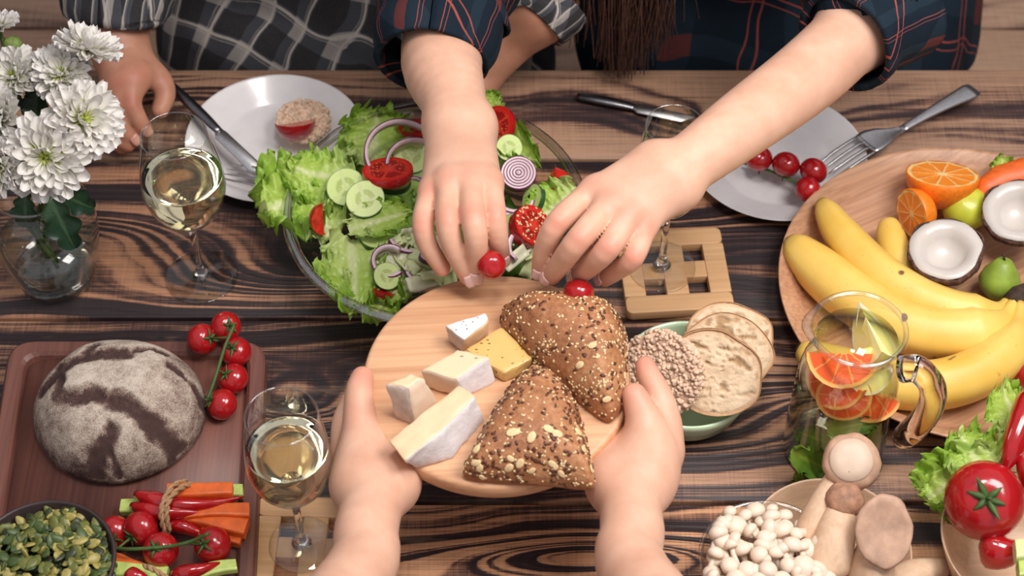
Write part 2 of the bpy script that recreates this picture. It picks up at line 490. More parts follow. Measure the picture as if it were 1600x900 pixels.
m_orangeflesh = plain('orange_flesh', C(240, 124, 40), .25, .24, 260, bump=.3, sss=.2, coat=.4)
m_grapefruit = plain('grapefruit_flesh', C(238, 92, 40), .25, .2, 260, bump=.3, sss=.2, coat=.4)
m_lemonflesh = plain('lemon_flesh', C(242, 226, 120), .25, .14, 260, bump=.3, sss=.2, coat=.4)
m_carrot = plain('carrot', C(228, 104, 38), .45, .16, 120, bump=.2)
m_celery = plain('celery', C(184, 204, 110), .45, .16, 140)
m_celerypale = plain('celery_cut', C(214, 222, 156), .5, .1, 140)
m_pepper = plain('red_pepper', C(168, 16, 22), .14, .25, 24, coat=.8)
m_twine = plain('jute_twine', C(172, 134, 98), .9, .3, 400, bump=.5)
m_dark = plain('dark_stoneware', C(58, 46, 46), .4, .2)
m_green = plain('celadon_glaze', C(196, 220, 184), .25, .05, 30, coat=.4)
m_black = plain('banana_end', C(62, 46, 34), .8, .4, 200)
m_palewood = pale_wood('pale_bowl_wood', C(186, 152, 122), C(216, 184, 152), 20, 0)

# ------------------------------------------------------------------ setting: floor, bench, table
m_floor = burnt_wood('floor_wood', [], 3.3, .3, .02, .8, .4)
fl = obj('floor', box(6, 6, .1, (0, .6, -.062)), plain('subfloor', C(70, 52, 44), .8), kind='structure')
fb = mesh('floorboard', box(6, .148, .012), m_floor)
for i in range(24):
    p = link('floorboard', fb, fl, (0, -1.0+i*.15, -.006))
m_plaster = plain('plaster', C(150, 132, 118), .9, .06, 8)
obj('wall_back', box(6, .1, 2.8, (0, 3.65, 1.4)), m_plaster, kind='structure')
obj('wall_left', box(.1, 6, 2.8, (-3.05, .6, 1.4)), m_plaster, kind='structure')
obj('wall_right', box(.1, 6, 2.8, (3.05, .6, 1.4)), m_plaster, kind='structure')
def plank_mat(i):
    kn = {0: [(.24, -.01, .10, .030, .05), (-.35, .02, .14, .03, -.04)],
          1: [(-.21, -.045, .13, .045, .045), (.17, .03, .16, .03, .04), (-.45, .0, .12, .05, -.05)],
          2: [(-.2, .0, .10, .040, .075), (.33, .0, .14, .03, -.05)],
          3: [(.06, .05, .11, .018, -.05), (-.2, -.02, .2, .04, .05), (.45, .02, .1, .03, .06)],
          4: [(.0, .0, .2, .05, .05)]}[i]
    return burnt_wood('scorched_plank_wood', kn, 1.7+i*2.3, [.46, .66, .76, .52, .55][i], [.012, .010, .0068, .0062, .010][i], [.9, .95, .95, 1.1, 1][i], [.7, .85, 1.0, 1.25, 1][i],
                      [.15, .0, .35, .10, 0][i], [(176, 138, 112), (186, 136, 104), (182, 138, 108), (206, 156, 118), (200, 150, 115)][i])
tb = thing('dining_table', 'long rustic table of scorched brown wooden planks under all the food', 'table', (0, -.08, 0))
edges = [at(800, r).y for r in (107, 249.5, 498, 785)]
edges += [edges[3]-(edges[2]-edges[3])*1.0, edges[3]-(edges[2]-edges[3])*2]
for i in range(5):
    y1, y0 = edges[i], edges[i+1]
    o = obj('plank', box(2.2, y1-y0-.0035, .04), plank_mat(i), tb, (0, (y0+y1)/2+.08, T-.02)); bevel(o, .0022, 2)
yc = (edges[0]+edges[-1])/2+.08; hd = (edges[0]-edges[-1])/2
for sx in (-1, 1):
    for sy in (-1, 1):
        bevel(obj('leg', box(.08, .08, T-.04, (0, 0, (T-.04)/2)), m_floor, tb, (sx*1.0, yc+sy*(hd-.08), 0)), .004)
bevel(obj('apron', box(1.9, .03, .08), m_floor, tb, (0, yc+hd-.08, T-.08)), .003)
m_bench = burnt_wood('bench_wood', [(.1, .02, .3, .05, .06)], 9.1, .22, .02, 1.15, .4, 0, (184, 150, 124))
bn = thing('wooden_bench', 'wide brown plank bench behind the table that both guests sit on', 'bench', (0, .7, 0))
for y0, y1 in ((.45, .706), (.711, .95)):
    bevel(obj('plank', box(2.6, y1-y0, .04), m_bench, bn, (0, (y0+y1)/2-.7, .43)), .003)
for sx in (-1, 1):
    bevel(obj('leg', box(.06, .42, .41, (0, 0, .205)), m_floor, bn, (sx*1.1, 0, 0)), .003)

# ------------------------------------------------------------------ tableware
def plate(px, py, rpx, label):
    c = at(px, py, .012); r = rpx*mpp(c)
    prof = [(0, .004), (r*.60, .004), (r*.66, .0055), (r*.71, .010), (r*.985, .0165), (r, .0180), (r*1.002, .0168), (r*.985, .0150),
            (r*.71, .0062), (r*.66, .0008), (r*.60, 0), (0, 0)]
    o = tag(obj('plate', lathe(prof[::-1], 72), m_plate, None, (c.x, c.y, T)), label, 'plate', 'white dinner plates'); return o, c, r
plate_l, cl, rl = plate(430, 219, 139, 'white plate with a bitten tomato cracker and a knife across it')
plate_r, cr, rr = plate(1214, 247, 139, 'white plate with cherry tomatoes on the vine under the bare arm')
def wine_glass(px, py, rfoot, top, level, rim, wide, label, z0=0.0):
    c = at(px, py, z0); s = mpp(c); rf = rfoot*s; H = h_for(c, top)-z0
    base = Vector((c.x, c.y, T+z0)); t = thing('wine_glass', label, 'wine glass', base, group='stemmed glasses of white wine')
    sp = mpp((c.x, c.y, T+z0+H)); rr_ = rim*sp; hw = h_for(c, level)-z0; rw = wide*mpp((c.x, c.y, T+z0+hw))
    zb = H*.40                                    # bowl begins
    outer = [(0.0, zb), (rw*.30, zb+.0035), (rw*.62, zb+.014), (rw*.86, zb+.028), (rw*.98, zb+.044), (rw, zb+.054), (rw*.985, zb+.066)]
    k = len(outer); top_pts = []
    for i in range(1, 7):
        f = i/6; top_pts.append((rw*.985+(rr_-rw*.985)*(f**1.3), zb+.066+(H-zb-.066)*f))
    prof = outer+top_pts
    inner = [(max(0, r-.0009), z+.0008) for r, z in prof[1:]][::-1]+[(0, zb+.003)]
    obj('bowl', lathe([(r, z) for r, z in smooth_path(prof, 3)], 56), m_glass, t)
    obj('rim', lathe([(rr_+.0008*math.cos(a), H+.0008*math.sin(a)) for a in [2*PI*i/8 for i in range(8)]], 56, True), m_glass_thick, t)
    obj('stem', lathe([(0, .0035), (.009, .004), (.0052, .009), (.0036, .018), (.0033, zb*.6), (.0042, zb-.006), (.009, zb+.0005), (0, zb+.0008)], 24), m_solidglass, t)
    obj('foot', lathe([(0, .0045), (.01, .0042), (rf*.6, .0022), (rf*.97, .0014), (rf, .0008), (rf*.97, 0.0), (0, 0)], 56), m_glass, t)
    pr = [(r-.0013, z+.0006) for r, z in smooth_path(prof, 3) if r > .003 and z < hw+.0001]
    last = pr[-1]
    obj('wine', lathe([(0, pr[0][1])]+pr+[(last[0], hw+.0012), (last[0]-.0015, hw+.0004), (last[0]-.005, hw), (0, hw)], 56), m_wine, t)
    return t
def trivet(px, py, rot, size, label):
    c = at(px, py, .004); t = thing('trivet', label, 'trivet', (c.x, c.y, T), (0, 0, rot), 'slatted wooden trivets'); s = size; b = s*.20; h = .011
    def slat(sx, sy, x, y, z0, z1, r=.004):
        bevel(obj('slat', prism(rounded_rect(sx, sy, r), z0, z1), m_trivet, t, (x, y, 0)), .0008)
    e = (s-b)/2
    bevel(obj('slat', prism(rounded_rect(s, b, .006), 0, h), m_trivet, t, (0, e, 0)), .0008)
    bevel(obj('slat', prism(rounded_rect(s, b, .006), 0, h), m_trivet, t, (0, -e, 0)), .0008)
    for x in (-e, 0, e): slat(b*(1 if x else 1.05), s-2*b, x, 0, 0, h, .001)
    for x in (-1, 1): slat((s-3*b)/2+.0, b, x*(s-b)/4, 0, 0, h-.0006, .001)
    return t
def fruit_dims(): pass
wine_glass(315, 432, 57, 212, 277, 52, 66, 'wine glass between the flower vase and the salad bowl, half full')
trivet(1053, 428, math.radians(4), .104, 'slatted wooden trivet half hidden under the reaching hand')
wine_glass(1034, 417, 53, 196, 262, 46, 56, 'wine glass standing on a trivet, partly hidden by the bare forearm', .0112)
trivet(490, 862, math.radians(-2), .104, 'slatted wooden trivet beside the dark chopping board')
wine_glass(472, 851, 52, 650, 703, 57, 68, 'wine glass standing beside the dark chopping board, nearest to the tray holder', .0112)

# glass salad bowl
sb_c = at(680, 324, .075); SBR = 233*mpp(sb_c); SBH = .075
sb = thing('salad_bowl', 'wide clear glass bowl heaped with green salad', 'bowl', (sb_c.x, sb_c.y, T))
prof = [(0, .003), (.075, .003), (.09, .008), (SBR*.80, .034), (SBR*.93, .057), (SBR*.985, SBH)]
obj('wall', lathe(smooth_path(prof, 4), 80), m_glass, sb)
obj('rim', lathe([(SBR*.985+.0056*math.cos(a), SBH+.0036*math.sin(a)) for a in [2*PI*i/10 for i in range(10)]], 80, True), m_rimglass, sb)
obj('base', lathe([(.06, 0), (.078, 0), (.078, .004), (.06, .004)], 64, True), m_glass_thick, sb)

# round serving board held over the table
BH = .140                                   # height of its top face
bc = at(776, 588, BH); BR = 209*mpp(bc)
bt = .017
board = tag(obj('serving_board', lathe([(0, 0), (BR*.975, 0), (BR*.99, .001), (BR, .004), (BR, bt-.003), (BR-.0015, bt-.0006), (BR-.004, bt), (0, bt)], 128), m_board, None,
                (bc.x, bc.y, T+BH-bt), (0, 0, .06)), 'round pale wooden board of cheese and seeded rolls held in two hands', 'board')

# fruit tray
tc_ = at(1517, 448, .034); TR = 299*mpp(tc_)
tray = tag(obj('fruit_tray', lathe([(0, .010), (TR*.80, .010), (TR*.87, .016), (TR*.93, .028), (TR*.985, .035), (TR, .0365), (TR*1.004, .0345), (TR*.95, .027), (TR*.90, .0215), (TR*.84, .002), (TR*.8, 0), (0, 0)][::-1], 96), m_tray, None,
               (tc_.x, tc_.y, T), (0, 0, .5)), 'big round wooden tray of bananas, citrus and coconut halves', 'tray')
TZ = .010                                    # tray floor height

# dark chopping board
DB = .018                                    # its recessed floor
cw_ = [at(x, y, 0) for x, y in ((-40, 985), (400, 985), (420, 558), (24, 558))]; cb_c = sum(cw_, Vector())/4
def round_quad(q, r, n=6):
    out = []
    for i in range(4):
        p, a, b = q[i], (q[i-1]-q[i]).normalized(), (q[(i+1) % 4]-q[i]).normalized()
        for k in range(n+1):
            t = k/n; out.append(p+a*r*(1-t)**2+b*r*t**2)
    return out
cq = [Vector((p.x-cb_c.x, p.y-cb_c.y, 0)) for p in cw_]
def inset(q, d):
    return [q[i]+(q[i-1]-q[i]).normalized()*d+(q[(i+1) % 4]-q[i]).normalized()*d for i in range(4)]
cb_ = thing('chopping_board', 'dark wooden chopping board with a raised rim under the round loaf and vegetable sticks', 'board', (cb_c.x, cb_c.y, T))
obj('base', prism([(p.x, p.y) for p in round_quad(inset(cq, .004), .02)], 0, DB), m_darkboard, cb_)
loops = [(.0, .002), (.0, DB+.006), (.002, DB+.008), (.013, DB+.008), (.016, DB+.005), (.018, DB-.002)]
V_ = []; F_ = []; ln = 28
for d, z in loops: V_ += [(p.x, p.y, z) for p in round_quad(inset(cq, d) if d else cq, .026-d*.5)]
for j in range(len(loops)-1):
    for k in range(ln): F_.append((j*ln+k, j*ln+(k+1) % ln, (j+1)*ln+(k+1) % ln, (j+1)*ln+k))
obj('rim', (V_, F_), m_darkboard, cb_, smooth=False)

# ------------------------------------------------------------------ vegetables and fruit: shared builders
VIEW = -FWD                                   # direction from the table towards the photographer's side
def tomato_vf(r, nu=26):
    prof = [(0, -r*.90)]+[(r*math.sin(a)*(1+.02*math.sin(a)), -r*.92*math.cos(a)) for a in [PI*i/14 for i in range(1, 13)]]+[(r*.12, r*.80), (0, r*.76)]
    return lathe(prof, nu)
def calyx_vf(r, n=5, L=1.0, seed=0):
    rn = random.Random(seed); parts = []
    for k in range(n):
        a = 2*PI*k/n+rn.uniform(-.2, .2); l = r*L*rn.uniform(.55, .8)
        pts = [(0, 0, 0), (math.cos(a)*l*.5, math.sin(a)*l*.5, r*.10), (math.cos(a)*l, math.sin(a)*l, r*rn.uniform(-.05, .30))]
        parts.append(tube(smooth_path(pts, 3), [r*.10, r*.12, r*.12, r*.11, r*.08, r*.05, r*.015], 5, True, .5))
    parts.append(tube([(0, 0, -.002), (0, 0, r*.18), (r*.06, 0, r*.42)], [r*.07, r*.06, r*.05], 6))
    return join(*parts)
def tomato(px, py, h, rpx, label, group=None, axis=None, calyx=False, z_on=None):
    p = at(px, py, h); r = rpx*mpp(p)
    if z_on is not None:                     # let it rest on a surface at height z_on
        p = at(px, py, z_on+r*.92)
    t = obj('tomato', tomato_vf(r), m_red, None, p, aim(axis or (.3, .2, .9)))
    tag(t, label, 'tomato', group)
    if calyx: obj('calyx', calyx_vf(r), m_stalk, t, (0, 0, r*.76))
    return t, p, r
def vine(label, group, spots, stem_pts, surf, rpx=24, stalk=True, name='tomato_vine'):
    """cherry tomatoes on one stem: spots are (px,py[,rpx[,lift]])"""
    c = at(spots[0][0], spots[0][1], surf); root = thing(name, label, 'tomatoes', c)
    ps = []
    for s in spots:
        rp = s[2] if len(s) > 2 else rpx; lift = s[3] if len(s) > 3 else 0
        r = rp*mpp(at(s[0], s[1], surf+.02)); p = at(s[0], s[1], surf+r*.92+lift); ps.append((p, r))
    P = smooth_path([tuple(at(*q)) for q in stem_pts], 5)
    stem = wobj('stem', tube(P, .0016, 7), m_stalk, root)
    for p, r in ps:
        q = min(P, key=lambda v: (Vector(v)-p).length); ax = (Vector(q)-p).normalized()
        t = obj('tomato', tomato_vf(r), m_red, root, p-c, aim(ax))
        obj('calyx', calyx_vf(r, 5, .9, int(r*1e6)), m_stalk, t, (0, 0, r*.78))
        if stalk: wobj('stalk', tube([p+ax*r*.78, (p+ax*r*.9+Vector(q))/2, Vector(q)], .0011, 6), m_stalk, root)
    return root
def wedge_vf(r, ang=1.35, n=10, m=12):
    """orange-segment-like wedge: skin (material 0) and two cut faces (material 1), ridge along local z"""
    V = []; Fc = []; MI = []
    for j in range(m+1):
        th = PI*j/m
        for i in range(n+1):
            a = -ang/2+ang*i/n; V.append((r*math.sin(th)*math.cos(a), r*math.sin(th)*math.sin(a), -r*math.cos(th)))
    for j in range(m):
        for i in range(n):
            q = j*(n+1)+i; Fc.append((q, q+1, q+n+2, q+n+1)); MI.append(0)
    for i, fl in ((0, True), (n, False)):
        base = len(V); V += [(0.12*r*math.cos(0), 0, -r*math.cos(PI*j/m)*.96) for j in range(m+1)]
        for j in range(m):
            q = [j*(n+1)+i, (j+1)*(n+1)+i, base+j+1, base+j]
            Fc.append(tuple(q if not fl else q[::-1])); MI.append(1)
    return V, Fc, None, MI
def polar_face(name, rim, line, flesh, nseg, seeds=None, rim_at=.86, rough=.3, core=.10, wob=.35, pocket=(.42, .24), gel=None, seed_scale=9, pepper=False):
    """cut face of citrus, cucumber or tomato in the XY plane: radius 1 at UV-free object distance given by generated coords"""
    m = Mat(name); uv = m.tc('UV'); X, Y, _ = m.sep(uv)[:3]
    r = m.math('SQRT', m.math('ADD', m.math('MULTIPLY', X, X), m.math('MULTIPLY', Y, Y)))
    a = m.math('ARCTAN2', Y, X); nz = m.noise(5, uv, 3)
    ph = m.math('ADD', m.math('MULTIPLY', a, nseg/(2*PI)), m.math('MULTIPLY', m.math('SUBTRACT', nz, .5), wob))
    fr = m.math('ABSOLUTE', m.math('SUBTRACT', m.math('FRACT', ph), .5))
    d = m.math('MULTIPLY', fr, r)                 # distance to the middle of a segment
    fine = m.noise(26, uv, 3)
    col = m.mix(m.math('MULTIPLY', fine, .7), flesh, tuple(min(1, x*1.5) for x in flesh[:3])+(1,))
    if seeds:
        band = m.math('ABSOLUTE', m.math('SUBTRACT', r, pocket[0])); wall = m.math('MULTIPLY', m.math('SUBTRACT', .5, fr), r)
        pk = m.math('MULTIPLY', m.ramp(m.math('ADD', band, m.math('MULTIPLY', nz, .12)), [(pocket[1]*.8, 1.0), (pocket[1]*1.25, 0.0)]), m.ramp(wall, [(.02, 0.0), (.05, 1.0)]))
        col = m.mix(pk, col, gel)
        sd = m.math('MULTIPLY', pk, m.ramp(m.vor(seed_scale, uv), [(.16, 1.0), (.26, 0.0)])); col = m.mix(sd, col, seeds)
    if pepper:
        col = m.mix(m.math('MULTIPLY', m.ramp(m.vor(17, uv), [(.10, 1.0), (.16, 0.0)]), m.ramp(m.noise(4, uv), [(.42, 0.0), (.5, 1.0)])), col, C(120, 84, 52))
    edge = m.math('SUBTRACT', .5, fr)
    lines = m.ramp(m.math('MULTIPLY', edge, r), [(.015, 1.0), (.04, 0.0)])
    col = m.mix(lines, col, line)
    col = m.mix(m.ramp(r, [(core, 1.0), (core+.06, 0.0)]), col, line)
    col = m.mix(m.ramp(r, [(rim_at, 0.0), (rim_at+.05, 1.0)]), col, rim)
    m.p(Base_Color=col, Roughness=rough, Subsurface_Weight=.12, Subsurface_Radius=(.01, .006, .003), Subsurface_Scale=1.0)
    m.bump(fine, .25, .001); return m.m
m_cucface = polar_face('cucumber_face', C(96, 132, 62), C(196, 210, 142), C(186, 204, 128), 3, C(222, 222, 170), .94, .25, .03, .5, (.36, .2), C(166, 186, 98), 7)
m_cucpepper = polar_face('peppered_cucumber_face', C(96, 132, 62), C(200, 212, 150), C(190, 206, 136), 3, C(222, 222, 170), .94, .25, .03, .5, (.36, .2), C(170, 188, 104), 7, True)
m_orangeface = polar_face('orange_face', C(246, 214, 140), C(248, 214, 150), C(240, 132, 40), 10)
m_grapeface = polar_face('blood_orange_face', C(248, 190, 110), C(250, 170, 100), C(238, 92, 40), 10)
m_lemonface = polar_face('lemon_face', C(248, 242, 206), C(250, 244, 206), C(248, 234, 150), 10)
m_tomface = polar_face('tomato_face', C(196, 34, 26), C(206, 66, 44), C(190, 40, 30), 5, C(226, 160, 84), .86, .15, .12, .4, (.52, .26), C(150, 24, 20), 8)
m_cucpeel = plain('cucumber_peel', C(48, 84, 40), .35, .35, 200)
m_onion = plain('onion_flesh', C(214, 190, 198), .3, .08, 200, sss=.1)
m_onionskin = plain('onion_purple', C(112, 56, 84), .3, .25, 120)
m_cabbage = plain('pale_cabbage', C(206, 214, 160), .4, .14, 90, sss=.1)
m_cabbage2 = plain('white_cabbage', C(222, 222, 190), .4, .1, 90, sss=.1)
m_sesame = plain('sesame', C(226, 202, 156), .5, .12, 300)
m_flax = plain('flax_seed', C(92, 52, 34), .35, .3, 300)
m_oat = plain('oat_flake', C(228, 200, 152), .7, .15, 400, bump=.3)

def disc_face(r, z, n=40, rings=5):
    V = [(0, 0, z)]; U = [(0, 0)]; Fc = []
    for j in range(1, rings+1):
        for k in range(n):
            a = 2*PI*k/n; f = j/rings; V.append((r*f*math.cos(a), r*f*math.sin(a), z)); U.append((f*math.cos(a), f*math.sin(a)))
    for k in range(n): Fc.append((0, 1+k, 1+(k+1) % n))
    for j in range(rings-1):
        for k in range(n): a = 1+j*n+k; b = 1+j*n+(k+1) % n; Fc.append((a, a+n, b+n, b))
    return V, Fc, U
def slice_disc(name, r, th, m_face, m_rim, label, cat, p, n, group=None):
    t = thing(name, label, cat, p, aim(n), group)
    V, Fc, U = disc_face(r*.99, th/2); V2, F2, U2 = disc_face(r*.99, -th/2)
    obj('flesh', (V+V2, Fc+[tuple(i+len(V) for i in f[::-1]) for f in F2], U+U2), m_face, t)
    obj('peel', lathe([(r*.985, th/2), (r, th*.4), (r*1.003, 0), (r, -th*.4), (r*.985, -th/2)], 40), m_rim, t)
    return t
def half_citrus(name, r, m_face, m_rim, label, p, n, cat='fruit', group=None):
    t = thing(name, label, cat, p, aim(n), group)
    obj('peel', lathe([(0, -r*.97)]+[(r*math.sin(a), -r*.97*math.cos(a)) for a in [PI/2*i/9 for i in range(1, 10)]]+[(r*.985, r*.015), (r*.95, r*.012)], 40), m_rim, t)
    V, Fc, U = disc_face(r*.975, .0)
    V = [(x, y, z+r*.016-.0009*abs(math.sin(5*math.atan2(y, x)))) for x, y, z in V]
    obj('flesh', (V, Fc, U), m_face, t); return t
def citrus_wedge(name, r, ang, m_cut, m_rim, label, p, rot, cat='fruit', group=None):
    t = thing(name, label, cat, p, rot, group)
    V, Fc, _, MI = wedge_vf(r, ang)
    obj('peel', (V, [f for f, i in zip(Fc, MI) if i == 0]), m_rim, t)
    V2 = np.array(V)*.995
    obj('flesh', (V2, [f for f, i in zip(Fc, MI) if i == 1], [(x[2]/r*.98, (x[0]**2+x[1]**2)**.5/r*.98) for x in V]), m_cut, t)
    return t

def leaf_mat(name, rib, mid, edge):
    m = Mat(name); X, Y, _ = m.sep(m.tc('UV'))[:3]
    u = m.math('ABSOLUTE', m.math('SUBTRACT', X, .5)); nz = m.noise(46, None, 4)
    ribm = m.ramp(m.math('ADD', u, m.math('MULTIPLY', Y, .055)), [(.05, 1.0), (.11, 0.0)])
    pale = m.ramp(m.math('ADD', Y, m.math('MULTIPLY', m.math('SUBTRACT', nz, .5), .4)), [(.05, 1.0), (.5, 0.0)])
    vein = m.ramp(m.vor(26, m.map((1, .6, 1), vec=m.tc('UV')), 'DISTANCE_TO_EDGE'), [(.0, 1.0), (.05, 0.0)])
    col = m.mix(m.ramp(m.math('ADD', m.math('MULTIPLY', u, 2), m.math('MULTIPLY', m.math('SUBTRACT', nz, .5), .7)), [(.45, 0.0), (.9, 1.0)]), mid, edge)
    col = m.mix(m.math('MULTIPLY', pale, .6), col, rib); col = m.mix(m.math('MULTIPLY', vein, .25), col, rib); col = m.mix(ribm, col, rib)
    m.p(Base_Color=col, Roughness=.38)
    tl = m.node('BsdfTranslucent', Color=col).outputs[0]; mx = m.node('MixShader'); mx.inputs[0].default_value = .28
    m.t.links.new(m.b.outputs[0], mx.inputs[1]); m.t.links.new(tl, mx.inputs[2]); m.t.links.new(mx.outputs[0], m.out.inputs[0])
    m.bump(m.noise(180, None, 3), .3, .002); return m.m
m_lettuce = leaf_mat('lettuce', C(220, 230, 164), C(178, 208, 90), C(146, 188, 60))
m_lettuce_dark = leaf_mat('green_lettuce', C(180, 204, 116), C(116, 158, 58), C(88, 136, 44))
m_mint = leaf_mat('mint', C(150, 184, 70), C(112, 158, 54), C(90, 138, 46))
m_chrysleaf = leaf_mat('chrysanthemum_leaf', C(70, 100, 66), C(34, 66, 44), C(26, 54, 38))
def leaf_vf(L, Wd, seed=0, ruff=.10, cup=.15, curl=.25, nu=52, nv=44, waves=9, frill=.075):
    rn = random.Random(seed); o = rn.uniform(0, 50); ph = rn.uniform(0, 6)
    def fn(u, v):
        s = 2*u-1; w = Wd*.5*(max(0.0, math.sin(PI*min(1, .06+.90*v**.85)))**.55)*(1+.12*math.sin(5*v+ph))
        e = abs(s)**2.2; end = max(0, v-.75)/.25; rim = max(e, end**2*.9)
        wv = math.sin(waves*2*PI*v*.5+ph+s*1.5)+.7*math.sin(waves*2*PI*v*.93+ph*2+s)+.8*math.sin(7*s+ph+waves*end)*end
        n1 = float(vnoise(np.array([s*2.2+o, v*5, ph]), 3)); n2 = float(vnoise(np.array([s*6+o, v*14, ph]), 4)); n3 = float(vnoise(np.array([s*13+o, v*30, ph]), 5))
        x = s*w*(1-.10*e)+Wd*frill*rim*(n2+.8*n3)
        y = v*L+L*frill*rim*(n2*.8+n3)*1.2
        z = cup*Wd*s*s-curl*L*v*v+Wd*ruff*(rim*wv*.62+rim*n2*.8+.35*n1)+Wd*.022*n2+Wd*.012*n3
        return (x, y, z)
    return grid(nu, nv, fn)
def leaf_at(name, base, tip, width, label, seed, mat=None, ruff=.13, cup=.1, curl=.2, n=None, cat='lettuce', group=None, waves=9, **k):
    """base and tip: (px,py,h)"""
    a = at(*base); b_ = at(*tip); d = b_-a; L = d.length*(1+.3*abs(curl)); n = Vector(n or (0, -.25, 1))
    yv = d.normalized(); xv = yv.cross(n).normalized(); zv = xv.cross(yv)
    M = Matrix((xv, yv, zv)).transposed()
    o = obj(name, leaf_vf(L, width*mpp(a), seed, ruff, cup, curl, waves=waves, **k), mat or m_lettuce, None, a, M.to_euler())
    tag(o, label, cat, group); return o
def band_vf(r, wdt, th, a0=0, a1=2*PI, sq=1.0, n=44):
    """onion ring: outer wall material 0 (purple), other walls material 1"""
    closed = abs(a1-a0-2*PI) < 1e-6; V = []; Fc = []; MI = []; m = n if closed else n+1
    for i in range(m):
        a = a0+(a1-a0)*i/n; c, s = math.cos(a), math.sin(a)*sq
        for rr, z in ((r, -wdt/2), (r, wdt/2), (r-th*.3, wdt/2+th*.12), (r-th, wdt/2), (r-th, -wdt/2)): V.append((rr*c, rr*s, z))
    for i in range(n):
        j = (i+1) % m
        for k in range(5):
            Fc.append((i*5+k, j*5+k, j*5+(k+1) % 5, i*5+(k+1) % 5)); MI.append(0 if k in (0, 1) else 1)
    if not closed:
        Fc += [(0, 1, 2, 3, 4), tuple(n*5+k for k in (4, 3, 2, 1, 0))]; MI += [1, 1]
    return V, Fc, None, MI
def onion(px, py, h, rpx, label, n=(0, -.2, 1), a0=0, a1=2*PI, wdt=.0085, th=.0040, sq=1.0, roll=0.0, group='red onion pieces in the salad', name='onion_ring'):
    p = at(px, py, h); r = rpx*mpp(p)
    o = obj(name, band_vf(r, wdt, th, a0, a1, sq), [m_onionskin, m_onion], None, p, aim(n, roll=roll)); return tag(o, label, 'onion', group)

# ------------------------------------------------------------------ the salad
GL = 'lettuce leaves in the salad bowl'
SZ = .045
def L_(base, tip, width, label, seed, **k): return leaf_at('lettuce_leaf', base, tip, width, label, seed, group=GL, **k)
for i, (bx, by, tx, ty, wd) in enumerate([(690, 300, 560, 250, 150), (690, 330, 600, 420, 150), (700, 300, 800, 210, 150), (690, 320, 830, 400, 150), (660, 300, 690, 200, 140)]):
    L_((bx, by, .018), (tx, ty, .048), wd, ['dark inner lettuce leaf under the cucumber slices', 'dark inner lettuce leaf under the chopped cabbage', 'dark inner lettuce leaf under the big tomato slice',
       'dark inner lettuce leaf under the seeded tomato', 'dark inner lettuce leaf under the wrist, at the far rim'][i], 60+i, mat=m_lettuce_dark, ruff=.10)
L_((525, 290, .06), (416, 322, .082), 165, 'large frilly lettuce leaf hanging over the bowl rim beside the plate', 11, ruff=.16, curl=.15, waves=11)
L_((556, 284, .078), (452, 258, .094), 112, 'pale lettuce leaf folded above the cucumber slices', 12, ruff=.13, curl=.15, cup=-.1)
L_((580, 260, .058), (588, 168, .090), 118, 'dark green lettuce leaf standing at the rim nearest to the white plate', 13, mat=m_lettuce, ruff=.15)
L_((520, 372, .066), (480, 300, .078), 90, 'small bright lettuce leaf behind the tomato wedge', 19, ruff=.16)
L_((545, 360, .078), (640, 328, .096), 70, 'pale lettuce leaf with a broad white rib on top of the chopped cabbage', 14, ruff=.11, cup=.15, curl=.05)
L_((548, 372, .070), (556, 476, .072), 108, 'frilly lettuce leaf hanging over the rim towards the wooden board', 15, ruff=.17, curl=.12, waves=11)
L_((575, 425, .060), (600, 486, .070), 110, 'curly lettuce leaf tucked beside the round wooden board', 16, ruff=.18, curl=.1, waves=11)
L_((735, 188, .068), (836, 250, .082), 66, 'long frilly lettuce leaf along the far rim by the big tomato slice', 17, ruff=.2, cup=.3, curl=.05, waves=12)
L_((772, 185, .070), (752, 146, .086), 60, 'lettuce tip poking up beyond the bare wrist', 18, ruff=.18)
L_((905, 300, .090), (838, 340, .078), 96, 'lettuce leaf under the index finger at the right of the bowl', 20, ruff=.14, curl=.1)
L_((640, 452, .070), (596, 458, .078), 50, 'little curly lettuce tip at the edge of the wooden board', 21, ruff=.2)
L_((668, 222, .070), (620, 236, .078), 46, 'little lettuce piece inside the big onion ring', 22, ruff=.16)
GC = 'cucumber slices in the salad'
def cuc(px, py, h, rpx, label, n, th=.0055, face=None):
    p = at(px, py, h); return slice_disc('cucumber_slice', rpx*mpp(p), th, face or m_cucface, m_cucpeel, label, 'cucumber', p, n, GC)
cuc(571, 312, .094, 31, 'cucumber slice dusted with pepper, topmost of the salad', (-.05, -.42, 1), face=m_cucpepper)
cuc(541, 293, .085, 31, 'cucumber slice half under the peppered one', (-.1, -.5, 1))
cuc(642, 243, .082, 30, 'cucumber slice inside the big onion ring', (.25, -.5, 1))
cuc(612, 285, .078, 30, 'cucumber slice on edge under the seedy tomato', (.1, .25, 1))
cuc(604, 432, .083, 22, 'cucumber slice inside the small onion ring', (.35, -.55, 1))
cuc(795, 231, .083, 21, 'thick cucumber slice below the big tomato slice', (.1, -.7, .8), .009)
cuc(834, 312, .080, 25, 'cucumber slice on edge beside the onion half', (-.85, -.2, .6))
cuc(803, 356, .082, 23, 'cucumber slice on edge beside the sesame tomato', (-.7, -.45, .6))
cuc(590, 366, .074, 30, 'cucumber slice hidden below the pale ribbed leaf', (.0, -.1, 1))
GT = 'tomato pieces in the salad'
def tslice(px, py, h, rpx, label, n, th=.006):
    p = at(px, py, h); return slice_disc('tomato_slice', rpx*mpp(p), th, m_tomface, m_red, label, 'tomato', p, n, GT)
tslice(606, 270, .097, 40, 'seedy tomato slice tilted on a cucumber slice', (-.05, .32, 1), .008)
tslice(778, 197, .088, 32, 'big red tomato slice leaning beyond the wrist', (-.7, -.5, .8))
tslice(652, 203, .078, 30, 'tomato slice edge behind the onion ring, close to the wrist', (0, .35, 1))
